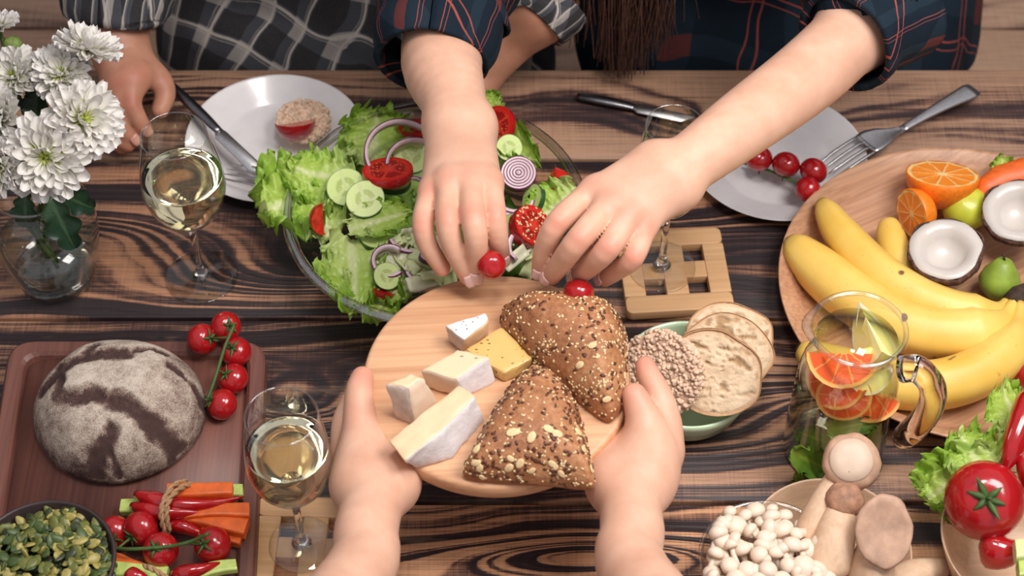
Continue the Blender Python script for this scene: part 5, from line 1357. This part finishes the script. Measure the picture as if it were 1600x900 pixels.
for i, (b0, t0, wd, lb) in enumerate([((78, 306, .150), (108, 382, .115), 62, 'dark green lobed leaf hanging over the vase below the largest bloom'), ((86, 300, .150), (146, 326, .125), 46, 'dark green leaf pointing away from the vase towards the wine glass'),
        ((40, 300, .145), (36, 352, .120), 48, 'dark green leaf in the mouth of the vase'), ((58, 190, .165), (52, 140, .175), 60, 'dark leaf in the gap between the white blooms'), ((70, 210, .150), (96, 250, .150), 60, 'dark leaf behind the largest bloom'),
        ((60, 235, .14), (10, 205, .16), 60, 'dark leaf under the left white blooms'), ((104, 116, .170), (70, 90, .190), 50, 'dark leaf under the side-on white bloom')]):
    a, b_ = at(*b0), at(*t0); d = b_-a; n = Vector((0, -.6, .8)); yv = d.normalized(); xv = yv.cross(n).normalized(); zv = xv.cross(yv)
    tag(obj('chrysanthemum_leaf', lobed(d.length*1.15, wd*mpp(a), i), m_chrysleaf, None, a, Matrix((xv, yv, zv)).transposed().to_euler()), lb, 'leaf', 'chrysanthemum leaves')

# ------------------------------------------------------------------ people
def W(px, py, h): return np.array(at(px, py, h))
def nail(parent, tip, prev, r, n, wd=.82, ln=1.5):
    """a fingernail lying on the back of the last finger joint; n = outward direction of the back of the finger"""
    tip = Vector(tip); d = (tip-Vector(prev)).normalized(); n = Vector(n); n = (n-d*n.dot(d)).normalized(); s = d.cross(n)
    def fn(u, v):
        a = (u-.5)*2*1.0*wd*(1-.28*abs(2*v-1)**3); z = (v-.5)*ln*r
        rr = r*(1.03+.05*(1-abs(2*u-1)**2)) * (1 if v < .8 else 1-.25*(v-.8))
        return tip+d*(z+r*.12)+n*math.cos(a)*rr+s*math.sin(a)*rr
    o = wobj('fingernail', grid(6, 6, lambda u, v: tuple(fn(u, v))), m_nail, parent)
    solid(o, .0006, 1)
    return o
def person_mesh(b, h, root, mat, it=2, rosy=()):
    """rosy: (point, radius) of knuckles and fingertips where the skin itself is redder"""
    V, Q = b.mesh(h); V = laplace(V, Q, it, .45); red = np.zeros(len(V))
    for p, r in rosy: red = np.maximum(red, np.exp(-((V-np.array(p))**2).sum(1)/(r*r)))
    return wobj('body', (V, Q, np.stack([red, red*0], 1)), mat, root)
def blush(hands):
    out = []
    for ch in hands:
        out += [(W(*ch[0][0], ch[0][1]+.008), .011), (W(*ch[1][0], ch[1][1]+.006), .010), (W(*ch[3][0], ch[3][1]), .011)]
    return out
# a plain seated figure: pelvis, trunk core, neck and head, joined to the given shoulders
def trunk(b, pelvis, chest, neck, head, shL, shR, hips=True):
    pelvis, chest, neck, head = map(np.array, (pelvis, chest, neck, head))
    b.limb([(pelvis, .085), ((pelvis+chest)/2, .075), (chest, .09)], .05)
    b.limb([(chest, .06), (neck, .05), (neck*.6+head*.4, .048), (head, .05)], .03)
    f = head-neck; f = f/np.linalg.norm(f)
    for sh in (shL, shR): b.limb([(chest+(neck-chest)*.6, .055), (np.array(sh), .052)], .03)
def head_shape(b, head, face, up):
    """head centre, face direction, crown direction"""
    head = np.array(head, float); face = np.array(Vector(face).normalized()); up = np.array(Vector(up).normalized()); sd = np.cross(face, up)
    P = lambda f, u, s: head+face*f+up*u+sd*s
    b.limb([(P(-.022, .035, 0), .078), (P(.012, .028, 0), .074)], .03)          # skull
    b.limb([(P(.03, -.035, 0), .058), (P(.05, -.085, 0), .028)], .03)           # jaw and chin
    b.limb([(P(.085, .012, 0), .008), (P(.104, -.028, 0), .012)], .014)         # nose
    b.limb([(P(.074, -.058, -.018), .009), (P(.082, -.058, 0), .010), (P(.074, -.058, .018), .009)], .008)
    for s in (-1, 1):
        b.limb([(P(-.005, .01, s*.078), .012), (P(-.008, -.03, s*.074), .010)], .008)   # ear
        b.limb([(P(.07, .034, s*.018), .010), (P(.062, .036, s*.048), .010)], .012)     # brow
    return P
def eyes(P, root):
    for s in (-1, 1):
        o = wobj('eye', xf(ball(.0125, 14, 10), Matrix.Translation(Vector(P(.066, .010, s*.032)))), m_plate, root)
        wobj('iris', xf(ball(.0062, 12, 8), Matrix.Translation(Vector(P(.0745, .010, s*.032)))), m_dark, o)

def plaid(name, base, d1, d2, hot, su, sv, angle=0.0, tw=.03, patch=.42):
    """woven checks over the cloth's own surface coordinates"""
    m = Mat(name); uv = m.map((1, 1, 1), (0, 0, 0), (0, 0, angle), m.tc('UV')); x, y = m.sep(uv)[:2]
    def stripe(c, per, wd, ph=0.0):
        f = m.math('FRACT', m.math('ADD', m.math('DIVIDE', c, per), ph))
        return m.math('LESS_THAN', m.math('ABSOLUTE', m.math('SUBTRACT', f, .5)), wd*.5)
    weave = m.noise(900, None, 1)
    a = m.math('ADD', m.math('MULTIPLY', stripe(x, su, patch), .5), m.math('MULTIPLY', stripe(y, sv, patch), .5))
    col = m.ramp(a, [(0, base), (.5, d1), (1, d2)], 'CONSTANT' if False else 'LINEAR')
    thin = m.math('MAXIMUM', m.math('MAXIMUM', stripe(x, su, tw, .36), stripe(y, sv, tw, .36)), m.math('MAXIMUM', stripe(x, su, .012, .44), stripe(y, sv, .012, .44)))
    col = m.mix(m.math('MULTIPLY', thin, .9), col, hot)
    col = m.mix(m.math('MULTIPLY', weave, .35), col, tuple(v*.5 for v in col_base(base))+(1,))
    m.p(Base_Color=col, Roughness=.85); m.b.inputs['Specular IOR Level'].default_value = .2
    m.bump(m.noise(60, None, 3), .25, .003); return m.m
def col_base(c): return tuple(c[:3])
m_plaid_teal = plaid('teal_plaid_flannel', C(20, 34, 46), C(30, 46, 58), C(104, 52, 52), C(170, 82, 72), .13, .13, .25, .018, .24)
m_plaid_grey = plaid('grey_plaid_cotton', C(158, 152, 148), C(58, 61, 70), C(20, 22, 30), C(200, 192, 182), .048, .062, .45, .06, .58)
m_sweater = plain('cream_sweater', C(196, 184, 170), .9, .1, 300, bump=.4)

def sleeve(name, pts, radii, mat, root, wr=.10, seed=0, n=40, flat=1.0):
    """a cloth tube with folds; its last points make the rolled cuff"""
    P = smooth_path([tuple(p)+(r,) for p, r in zip(pts, radii)], 8)
    rnd = np.array([[math.cos(2*PI*k/n), math.sin(2*PI*k/n)] for k in range(n)])
    def shp(i, a):
        return 1+wr*float(fbm(np.array([[math.cos(a)*1.3+seed, math.sin(a)*1.3, i*.20]]), 2, seed)[0])
    vf = tube([p[:3] for p in P], [p[3] for p in P], n, False, flat, True, shp)
    o = wobj(name, vf, mat, root); solid(o, .003, 1); return o
def cuff(pts, radii, mat, root, seed=1, n=40, wr=.06, flat=1.0):
    o = sleeve('cuff', pts, radii, mat, root, wr, seed, n, flat); o.modifiers['solidify'].thickness = .006; return o
def shirt(name, b, h, mat, root, it=3, uvs=6.0, rot=0.0, amp=.012, seed=3):
    V, Q = b.mesh(h); V = laplace(V, Q, it, .5)
    nz = np.stack([fbm(V*9, 3, seed+k) for k in range(3)], 1); V = V+nz*amp
    uv = np.stack([V[:, 0]+.25*V[:, 1]+nz[:, 0]*.02, V[:, 2]*.8+V[:, 1]*.6+nz[:, 1]*.02], 1)
    return wobj(name, (V, Q, uv), mat, root)
def hair_strands(root, strands, mat, n=6):
    """strands: list of (points, radius)"""
    parts = []
    for pts, r in strands:
        P = smooth_path(pts, 4); k = len(P)
        parts.append(tube(P, [r*(1-.75*(i/(k-1))**2) for i in range(k)], n, False))
    return wobj('hair', join(*parts), mat, root, 'stuff')

# ---- guest in teal plaid, reaching with both hands
p2r = thing('person', 'person in a dark teal plaid shirt reaching both bare arms over the salad', 'person', (.30, .62, .45))
b = Body()
sR = W(800, -420, .50); sR = np.array([.0, .47, 1.17]); sL = np.array([.36, .50, 1.17])
eR = W(702, 18, .175); eL = W(1342, 44, .215)
pel = np.array([.30, .60, .53]); che = np.array([.20, .52, 1.06]); nek = np.array([.165, .47, 1.24]); hed = np.array([.13, .42, 1.36])
b.limb([(pel, .085), ((pel+che)/2, .08), (che, .085)], .05)
b.limb([(che, .06), (nek, .045), (hed, .045)], .03)
b.limb([(che*.5+nek*.5, .05), (sR, .045)], .03); b.limb([(che*.5+nek*.5, .05), (sL, .045)], .03)
PH = head_shape(b, hed, (-.05, -.75, -.65), (-.05, -.6, .78))
for s in (-1, 1):   # thighs and shins under the table
    hp = pel+np.array([s*.09, -.02, .0]); kn = np.array([.30+s*.12, .20, .53]); ft = np.array([.30+s*.12, .26, .07])
    b.limb([(hp, .078), (kn, .055), (ft, .036), (ft+np.array([0, -.14, -.035]), .03)], .03)
# right arm (screen left)
b.limb([(sR, .044), (eR, .041)], .02)
wR = W(718, 196, .190)
b.limb([(eR, .0405), (W(690, 96, .184), .0385), (W(706, 150, .188), .0315), (wR, .0255)], .02)
b.limb([(W(699, 190, .189), .022), (W(737, 192, .188), .022)], .012)
mc = [((762, 284), .2095, .0125), ((735, 278), .2130, .0130), ((704, 282), .2110, .0128), ((676, 298), .2040, .0115)]
wr_pts = [W(740, 208, .186), W(726, 205, .190), W(712, 206, .190), W(700, 208, .186)]
for (pp, h, r), wp in zip(mc, wr_pts): b.limb([(wp, .0180), (W(pp[0], pp[1], h), r)], .016)
for (pp, h, r) in mc[:3]: b.limb([(W(pp[0], pp[1]+2, h+.0045), .0088), (W(pp[0], pp[1]+6, h+.0045), .0088)], .012)
fing = [[((764, 284), .2095, .0112), ((772, 332), .2125, .0106), ((777, 370), .1960, .0096), ((783, 399), .1700, .0080)],
        [((735, 278), .2130, .0115), ((738, 332), .2190, .0111), ((744, 374), .2060, .0103), ((744, 425), .1680, .0085)],
        [((703, 282), .2110, .0113), ((699, 337), .2140, .0109), ((706, 380), .1970, .0101), ((731, 431), .1640, .0083)],
        [((673, 298), .2040, .0102), ((661, 347), .2040, .0097), ((668, 382), .1880, .0089), ((691, 419), .1660, .0075)]]
for ch in fing: b.chain([(W(*c, h), r) for c, h, r in ch], .007)
b.chain([(W(738, 232, .178), .0155), (W(757, 300, .168), .0125), (W(760, 350, .160), .0110), (W(760, 388, .160), .0092)], .014)
FR = fing
# left arm (screen right)
b.limb([(sL, .042), (eL, .0355)], .02)
wL = W(1046, 276, .238)
b.limb([(eL, .0350), (W(1262, 118, .226), .0338), (W(1160, 194, .236), .0300), (W(1090, 246, .240), .0262), (wL, .0250)], .02)
b.limb([(W(1030, 262, .240), .019), (W(1062, 294, .234), .0195)], .012)
mcl = [((932, 298), .232, .0126), ((957, 314), .236, .0128), ((984, 332), .233, .0122), ((1004, 354), .226, .0110)]
wlp = [W(1018, 256, .241), W(1027, 267, .242), W(1036, 279, .241), W(1045, 292, .236)]
for (pp, h, r), wp in zip(mcl, wlp): b.limb([(wp, .0172), (W(*pp, h), r)], .016)
for (pp, h, r) in mcl[:3]: b.limb([(W(*pp, h+.0045), .0080), (W(pp[0]-3, pp[1]+3, h+.0045), .0080)], .012)
FL = [[((929, 296), .232, .0112), ((872, 347), .232, .0105), ((851, 388), .206, .0092), ((844, 420), .180, .0076)],
      [((957, 314), .236, .0115), ((905, 373), .236, .0108), ((877, 410), .208, .0096), ((861, 432), .182, .0080)],
      [((986, 333), .233, .0110), ((951, 387), .232, .0103), ((924, 414), .206, .0092), ((903, 432), .180, .0078)],
      [((1008, 355), .226, .0098), ((990, 402), .222, .0092), ((966, 422), .198, .0082), ((945, 436), .178, .0070)]]
for ch in FL: b.chain([(W(*c, h), r) for c, h, r in ch], .007)
b.chain([(W(1000, 296, .222), .0150), (W(955, 345, .205), .0130), (W(925, 395, .190), .0110), (W(905, 426, .176), .0090)], .014)
body2 = person_mesh(b, .0019, p2r, m_skin, 2, blush(FR+FL))
for ch in FR[:3]+FL:
    t1 = W(*ch[3][0], ch[3][1]); t0 = W(*ch[2][0], ch[2][1])
    nail(body2, t1, t0, ch[3][2], (0, -.35, .8))
eyes(PH, body2)
# clothes
b = Body()
b.limb([(pel+np.array([.04, .02, .075]), .148), (np.array([.28, .56, .80]), .150), (che, .150)], .08)
b.limb([(che, .10), (sR, .075)], .06); b.limb([(che, .10), (sL, .075)], .06)
b.limb([(np.array([.18, .46, .66]), .11), (np.array([.40, .45, .64]), .11)], .08)
b.limb([(np.array([.46, .52, .60]), .10), (np.array([.44, .55, .75]), .10)], .08)
shirt('shirt', b, .008, m_plaid_teal, p2r, 3, 6, 0, .010)
sleeve('sleeve', [sR+np.array([0, 0, .02]), sR*.5+eR*.5, eR+(sR-eR)*.12, W(694, 34, .180)], [.085, .072, .060, .056], m_plaid_teal, p2r, .16, 2)
cuff([W(688, 14, .185), W(682, 60, .182), W(676, 96, .176)], [.058, .0545, .050], m_plaid_teal, p2r, 4, wr=.08)
sleeve('sleeve', [sL+np.array([0, 0, .02]), sL*.5+eL*.5, eL+(sL-eL)*.15, W(1372, 34, .215)], [.085, .072, .058, .052], m_plaid_teal, p2r, .16, 5)
cuff([W(1402, 8, .212), W(1356, 36, .217), W(1316, 66, .220)], [.050, .048, .0450], m_plaid_teal, p2r, 7, wr=.08)
# hair falling from the bent head to the table edge
rn = random.Random(3); st = []
for k in range(640):
    s = rn.random(); a = rn.uniform(-1, 1)
    top = PH(rn.uniform(-.06, .03), .085+rn.uniform(-.01, .015), a*.05)
    side = rn.random() < .62
    if side:   # lock hanging in view
        ex, ey = rn.gauss(.128, .021), rn.uniform(.28, .32); ez = T+.004+abs(rn.gauss(0, .045))+.02*abs(ex-.128)/.03
        mid = PH(rn.uniform(-.02, .04), .0, -.088+rn.uniform(-.01, .01)); ex += -.005
        st.append(([top, mid, (ex+rn.gauss(0, .008), ey+.04, 1.08), (ex+rn.gauss(0, .006), ey, .92), (ex+rn.gauss(0, .006), ey-.005, ez)], .0017))
    else:
        ex = rn.uniform(.16, .33); mid = PH(rn.uniform(-.05, .02), .0, .088)
        st.append(([top, mid, (ex*.6+.08, .40, 1.12), (ex, .38, .98), (ex+rn.uniform(-.03, .03), .36, rn.uniform(.84, .90))], .0018))
for k in range(120):   # hair on the back of the head
    a = rn.uniform(-1, 1); top = PH(.05, .09, a*.04)
    st.append(([top, PH(-.06, .10, a*.075), PH(-.105, .02, a*.085), PH(-.09, -.07, a*.07), PH(-.08, -.13, a*.09)], .0045))
hair_strands(p2r, st, m_hair)

# ---- guest in grey plaid with the knife
p1r = thing('person', 'person in a black and white checked shirt holding a knife over the plate', 'person', (-.19, .62, .45))
b = Body()
pel = np.array([-.19, .60, .53]); che = np.array([-.20, .56, 1.02]); nek = np.array([-.21, .55, 1.22]); hed = np.array([-.21, .51, 1.35])
sR = np.array([-.39, .55, 1.13]); sL = np.array([-.02, .55, 1.13])
eR = np.array([-.42, .405, .835]); eL = W(838, 4, .10)
b.limb([(pel, .085), ((pel+che)/2, .08), (che, .085)], .05)
b.limb([(che, .06), (nek, .045), (hed, .045)], .03)
b.limb([(che*.5+nek*.5, .05), (sR, .045)], .03); b.limb([(che*.5+nek*.5, .05), (sL, .045)], .03)
PH1 = head_shape(b, hed, (.05, -.85, -.5), (.02, -.45, .88))
for s in (-1, 1):
    hp = pel+np.array([s*.09, -.02, .0]); kn = np.array([-.19+s*.12, .20, .53]); ft = np.array([-.19+s*.12, .26, .07])
    b.limb([(hp, .078), (kn, .055), (ft, .036), (ft+np.array([0, -.14, -.035]), .03)], .03)
b.limb([(sR, .044), (eR, .041)], .02)
b.limb([(eR, .040), (W(178, 44, .075), .0375), (W(190, 78, .065), .031), (W(193, 100, .060), .0265)], .02)
mce = [((222, 116), .066, .0125), ((206, 124), .070, .0125), ((190, 130), .068, .0120), ((176, 134), .062, .0110)]
for (pp, h, r), wp in zip(mce, [(206, 96), (198, 96), (190, 97), (182, 99)]): b.limb([(W(*wp, .060), .0160), (W(*pp, h), r)], .014)
FE = [[((218, 118), .066, .0122), ((204, 156), .060, .0114), ((214, 184), .046, .0100), ((226, 202), .034, .0086)],
      [((206, 124), .068, .0120), ((186, 164), .056, .0112), ((192, 200), .038, .0100), ((208, 216), .026, .0086)],
      [((190, 130), .066, .0114), ((172, 172), .048, .0106), ((180, 210), .030, .0094), ((200, 226), .020, .0082)],
      [((176, 134), .060, .0104), ((162, 178), .040, .0096), ((172, 212), .022, .0086), ((190, 230), .014, .0076)]]
for ch in FE: b.chain([(W(*c, h), r) for c, h, r in ch], .010)
b.chain([(W(216, 104, .058), .0150), (W(246, 120, .054), .0128), (W(258, 146, .046), .0112), (W(250, 172, .038), .0094)], .014)
b.limb([(sL, .044), (eL, .040)], .02)
b.limb([(eL, .040), (W(796, 46, .07), .036), (W(762, 92, .045), .029), (W(746, 112, .032), .0255)], .02)
for i, (pp, wp) in enumerate(zip([(722, 136), (728, 144), (737, 148), (746, 150)], [(738, 116), (742, 118), (746, 120), (750, 120)])):
    b.limb([(W(*wp, .030), .016), (W(*pp, .026), .012)], .016)
    b.chain([(W(*pp, .026), .0115), (W(pp[0]-10, pp[1]+16, .020), .0105), (W(pp[0]-12, pp[1]+28, .0105), .0092)], .010)
b.chain([(W(744, 118, .024), .015), (W(716, 126, .016), .012), (W(700, 138, .0105), .0100)], .014)
body1 = person_mesh(b, .0026, p1r, m_skin2, 2, blush(FE))
for ch in FE[:2]:
    nail(body1, W(*ch[3][0], ch[3][1]), W(*ch[2][0], ch[2][1]), ch[3][2], (.2, -.45, .6), .7, 1.3).data.materials[0] = m_nail2
eyes(PH1, body1)
b = Body()
b.limb([(pel+np.array([0, 0, .075]), .148), (np.array([-.19, .57, .80]), .150), (che, .145)], .08)
b.limb([(che, .10), (sR, .075)], .06); b.limb([(che, .10), (sL, .075)], .06)
b.limb([(np.array([-.29, .47, .66]), .11), (np.array([-.09, .47, .66]), .11)], .08)
b.limb([(np.array([-.27, .46, .60]), .11), (np.array([-.06, .46, .60]), .11)], .08)
shirt('shirt', b, .008, m_plaid_grey, p1r, 3, 6, 0, .012, 8)
sleeve('sleeve', [sR+np.array([0, 0, .02]), sR*.5+eR*.5, eR+(sR-eR)*.15, W(182, -6, .10)], [.085, .072, .060, .054], m_plaid_grey, p1r, .16, 12)
cuff([W(184, -18, .105), W(181, 6, .095), W(180, 22, .086)], [.056, .052, .049], m_plaid_grey, p1r, 14)
sleeve('sleeve', [sL+np.array([0, 0, .02]), sL*.5+eL*.5, eL+(sL-eL)*.15, W(836, -4, .10)], [.085, .070, .058, .052], m_plaid_grey, p1r, .16, 15)
cuff([W(850, -18, .106), W(834, 2, .098), W(818, 22, .09)], [.052, .050, .047], m_plaid_grey, p1r, 17)
st = []
for k in range(130):
    a = rn.uniform(-1, 1); top = PH1(.04, .09, a*.04)
    st.append(([top, PH1(-.05, .10, a*.075), PH1(-.10, .02, a*.085), PH1(-.09, -.07, a*.07), PH1(-.08, -.13, a*.09)], .0045))
for k in range(90):
    s = rn.choice((-1, 1)); ex = rn.gauss(-.262, .014) if s < 0 else rn.uniform(-.20, -.15)
    st.append(([PH1(rn.uniform(-.05, .03), .088, s*.03), PH1(rn.uniform(-.03, .02), 0, s*.088), (ex*.8-.04, .45, 1.12), (ex, .40, .95), (ex+rn.gauss(0, .006), .375, rn.uniform(.79, .83) if s < 0 else .9)], .0024))
hair_strands(p1r, st, m_hair)

m_jeans = plain('dark_denim', C(50, 56, 70), .9, .2, 300)
for root, px_ in ((p2r, .30), (p1r, -.19)):
    b = Body()
    for q in (-1, 1):
        hp = np.array([px_+q*.09, .58, .55]); kn = np.array([px_+q*.12, .20, .535])
        b.limb([(hp, .094), (kn, .066), (np.array([px_+q*.12, .26, .11]), .050)], .03)
    shirt('trousers', b, .01, m_jeans, root, 2, 6, 0, .003, 4)

# ---- the person who holds the board out (only forearms in the picture)
p3r = thing('person', 'person holding out the round cheese board with both pale hands', 'person', (0, -.86, 0))
b = Body()
pel = np.array([0, -.92, .92]); che = np.array([0, -.93, 1.26]); nek = np.array([0, -.95, 1.42]); hed = np.array([0, -.955, 1.545])
sL = np.array([-.17, -.92, 1.36]); sR = np.array([.17, -.92, 1.36]); eL = np.array([-.185, -.62, 1.02]); eR = np.array([.165, -.62, 1.02])
b.limb([(pel, .10), ((pel+che)/2, .085), (che, .09)], .05)
b.limb([(che, .06), (nek, .045), (hed, .045)], .03)
b.limb([(che*.5+nek*.5, .05), (sL, .045)], .03); b.limb([(che*.5+nek*.5, .05), (sR, .045)], .03)
PH3 = head_shape(b, hed, (0, .94, -.3), (0, .3, .94))
for s in (-1, 1):
    hp = pel+np.array([s*.09, 0, -.04]); kn = np.array([s*.10, -.90, .50]); ft = np.array([s*.10, -.94, .05])
    b.limb([(hp, .082), (kn, .055), (ft, .036), (ft+np.array([0, .15, -.015]), .03)], .03)
def mir(px): return 1585-px
def holding(sh, el, fx, wrist, side):
    b.limb([(sh, .044), (el, .042)], .02)
    b.limb([(el, .040), (fx(556, 905, .150), .0285), (fx(572, 830, .136), .0258), (fx(586, 768, .126), .0245)], .02)
    b.limb([(fx(570, 770, .124), .0185), (fx(602, 768, .124), .0190)], .014)
    # palm under the rim and the heel on the inner side
    for a, c in zip([(562, 752), (578, 752), (594, 752), (610, 752)], [(556, 690), (580, 682), (602, 684), (622, 692)]):
        b.limb([(fx(*a, .118), .0195), (fx(*c, .098), .0160)], .018)
    b.limb([(fx(612, 752, .118), .0190), (fx(628, 722, .103), .0170)], .018)
    # fingers spread below the board
    for pts in ([(556, 690), (592, 632), (640, 596)], [(580, 682), (630, 630), (676, 606)], [(602, 684), (652, 644), (694, 630)], [(622, 692), (664, 668), (698, 660)]):
        b.chain([(fx(*pts[0], .0985), .0125), (fx(*pts[1], .1070), .0108), (fx(*pts[2], .1105), .0088)], .010)
    # thumb up along the rim and over it
    b.chain([(fx(560, 756, .124), .0190), (fx(566, 700, .128), .0180), (fx(562, 650, .138), .0140), (fx(561, 612, .146), .0118), (fx(566, 590, .147), .0098)], .018)
    b.chain([(fx(546, 700, .112), .0145), (fx(540, 662, .116), .0118), (fx(550, 628, .118), .0100)], .014)
holding(sL, eL, W, None, -1)
def WM(px, py, h): return W(mir(px), py, h)
def holding_r():
    b.limb([(sR, .044), (eR, .042)], .02)
    b.limb([(eR, .040), (W(996, 905, .150), .0285), (W(988, 830, .136), .0258), (W(984, 768, .126), .0245)], .02)
    b.limb([(W(968, 768, .124), .0185), (W(1000, 770, .124), .0185)], .014)
    for a, c in zip([(962, 752), (978, 752), (994, 752), (1012, 752)], [(950, 694), (974, 684), (1000, 680), (1024, 684)]):
        b.limb([(W(*a, .118), .0195), (W(*c, .098), .0160)], .018)
    b.limb([(W(958, 752, .118), .0190), (W(950, 732, .106), .0165)], .018)
    for pts in ([(1024, 684), (992, 632), (944, 596)], [(1000, 682), (950, 632), (908, 606)], [(974, 684), (928, 644), (888, 630)], [(950, 694), (914, 668), (884, 660)]):
        b.chain([(W(*pts[0], .0985), .0125), (W(*pts[1], .1070), .0108), (W(*pts[2], .1105), .0088)], .010)
    b.limb([(W(1004, 752, .124), .0200), (W(1018, 712, .126), .0200)], .018)
    b.chain([(W(1016, 730, .126), .0190), (W(1014, 680, .134), .0175), (W(1000, 640, .148), .0132), (W(991, 618, .155), .0108)], .016)
    b.chain([(W(1036, 700, .122), .0170), (W(1038, 662, .130), .0150), (W(1028, 618, .140), .0122), (W(1014, 588, .146), .0102), (W(1008, 572, .147), .0088)], .014)
holding_r()
body3 = person_mesh(b, .0023, p3r, m_skin, 2, [(W(566, 592, .150), .014), (W(562, 650, .140), .013), (W(1008, 574, .147), .016), (W(991, 618, .155), .014), (W(1024, 610, .140), .012), (W(634, 730, .106), .018), (W(948, 735, .106), .018)])
eyes(PH3, body3)
b = Body()
b.limb([(pel, .15), ((pel+che)/2, .13), (che, .125)], .08)
b.limb([(che, .09), (sR, .07)], .06); b.limb([(che, .09), (sL, .07)], .06)
shirt('shirt', b, .009, m_sweater, p3r, 3, 6, 0, .006, 8)
for s, sh, el in ((0, sL, eL), (1, sR, eR)):
    sleeve('sleeve', [sh, sh*.5+el*.5, el*.85+sh*.15], [.075, .062, .055], m_sweater, p3r, .10, 22+s)
b = Body()
for s in (-1, 1):
    b.limb([(pel+np.array([s*.07, 0, 0]), .12), (pel+np.array([s*.09, 0, -.06]), .105), (np.array([s*.10, -.90, .50]), .075), (np.array([s*.10, -.94, .10]), .06)], .03)
shirt('trousers', b, .01, m_jeans, p3r, 2, 6, 0, .004, 4)
st = []
for k in range(150):
    a = rn.uniform(-1, 1); top = PH3(.05, .09, a*.04)
    st.append(([top, PH3(-.05, .10, a*.075), PH3(-.10, .02, a*.085), PH3(-.09, -.07, a*.07), PH3(-.08, -.13, a*.06)], .0045))
hair_strands(p3r, st, m_hair)
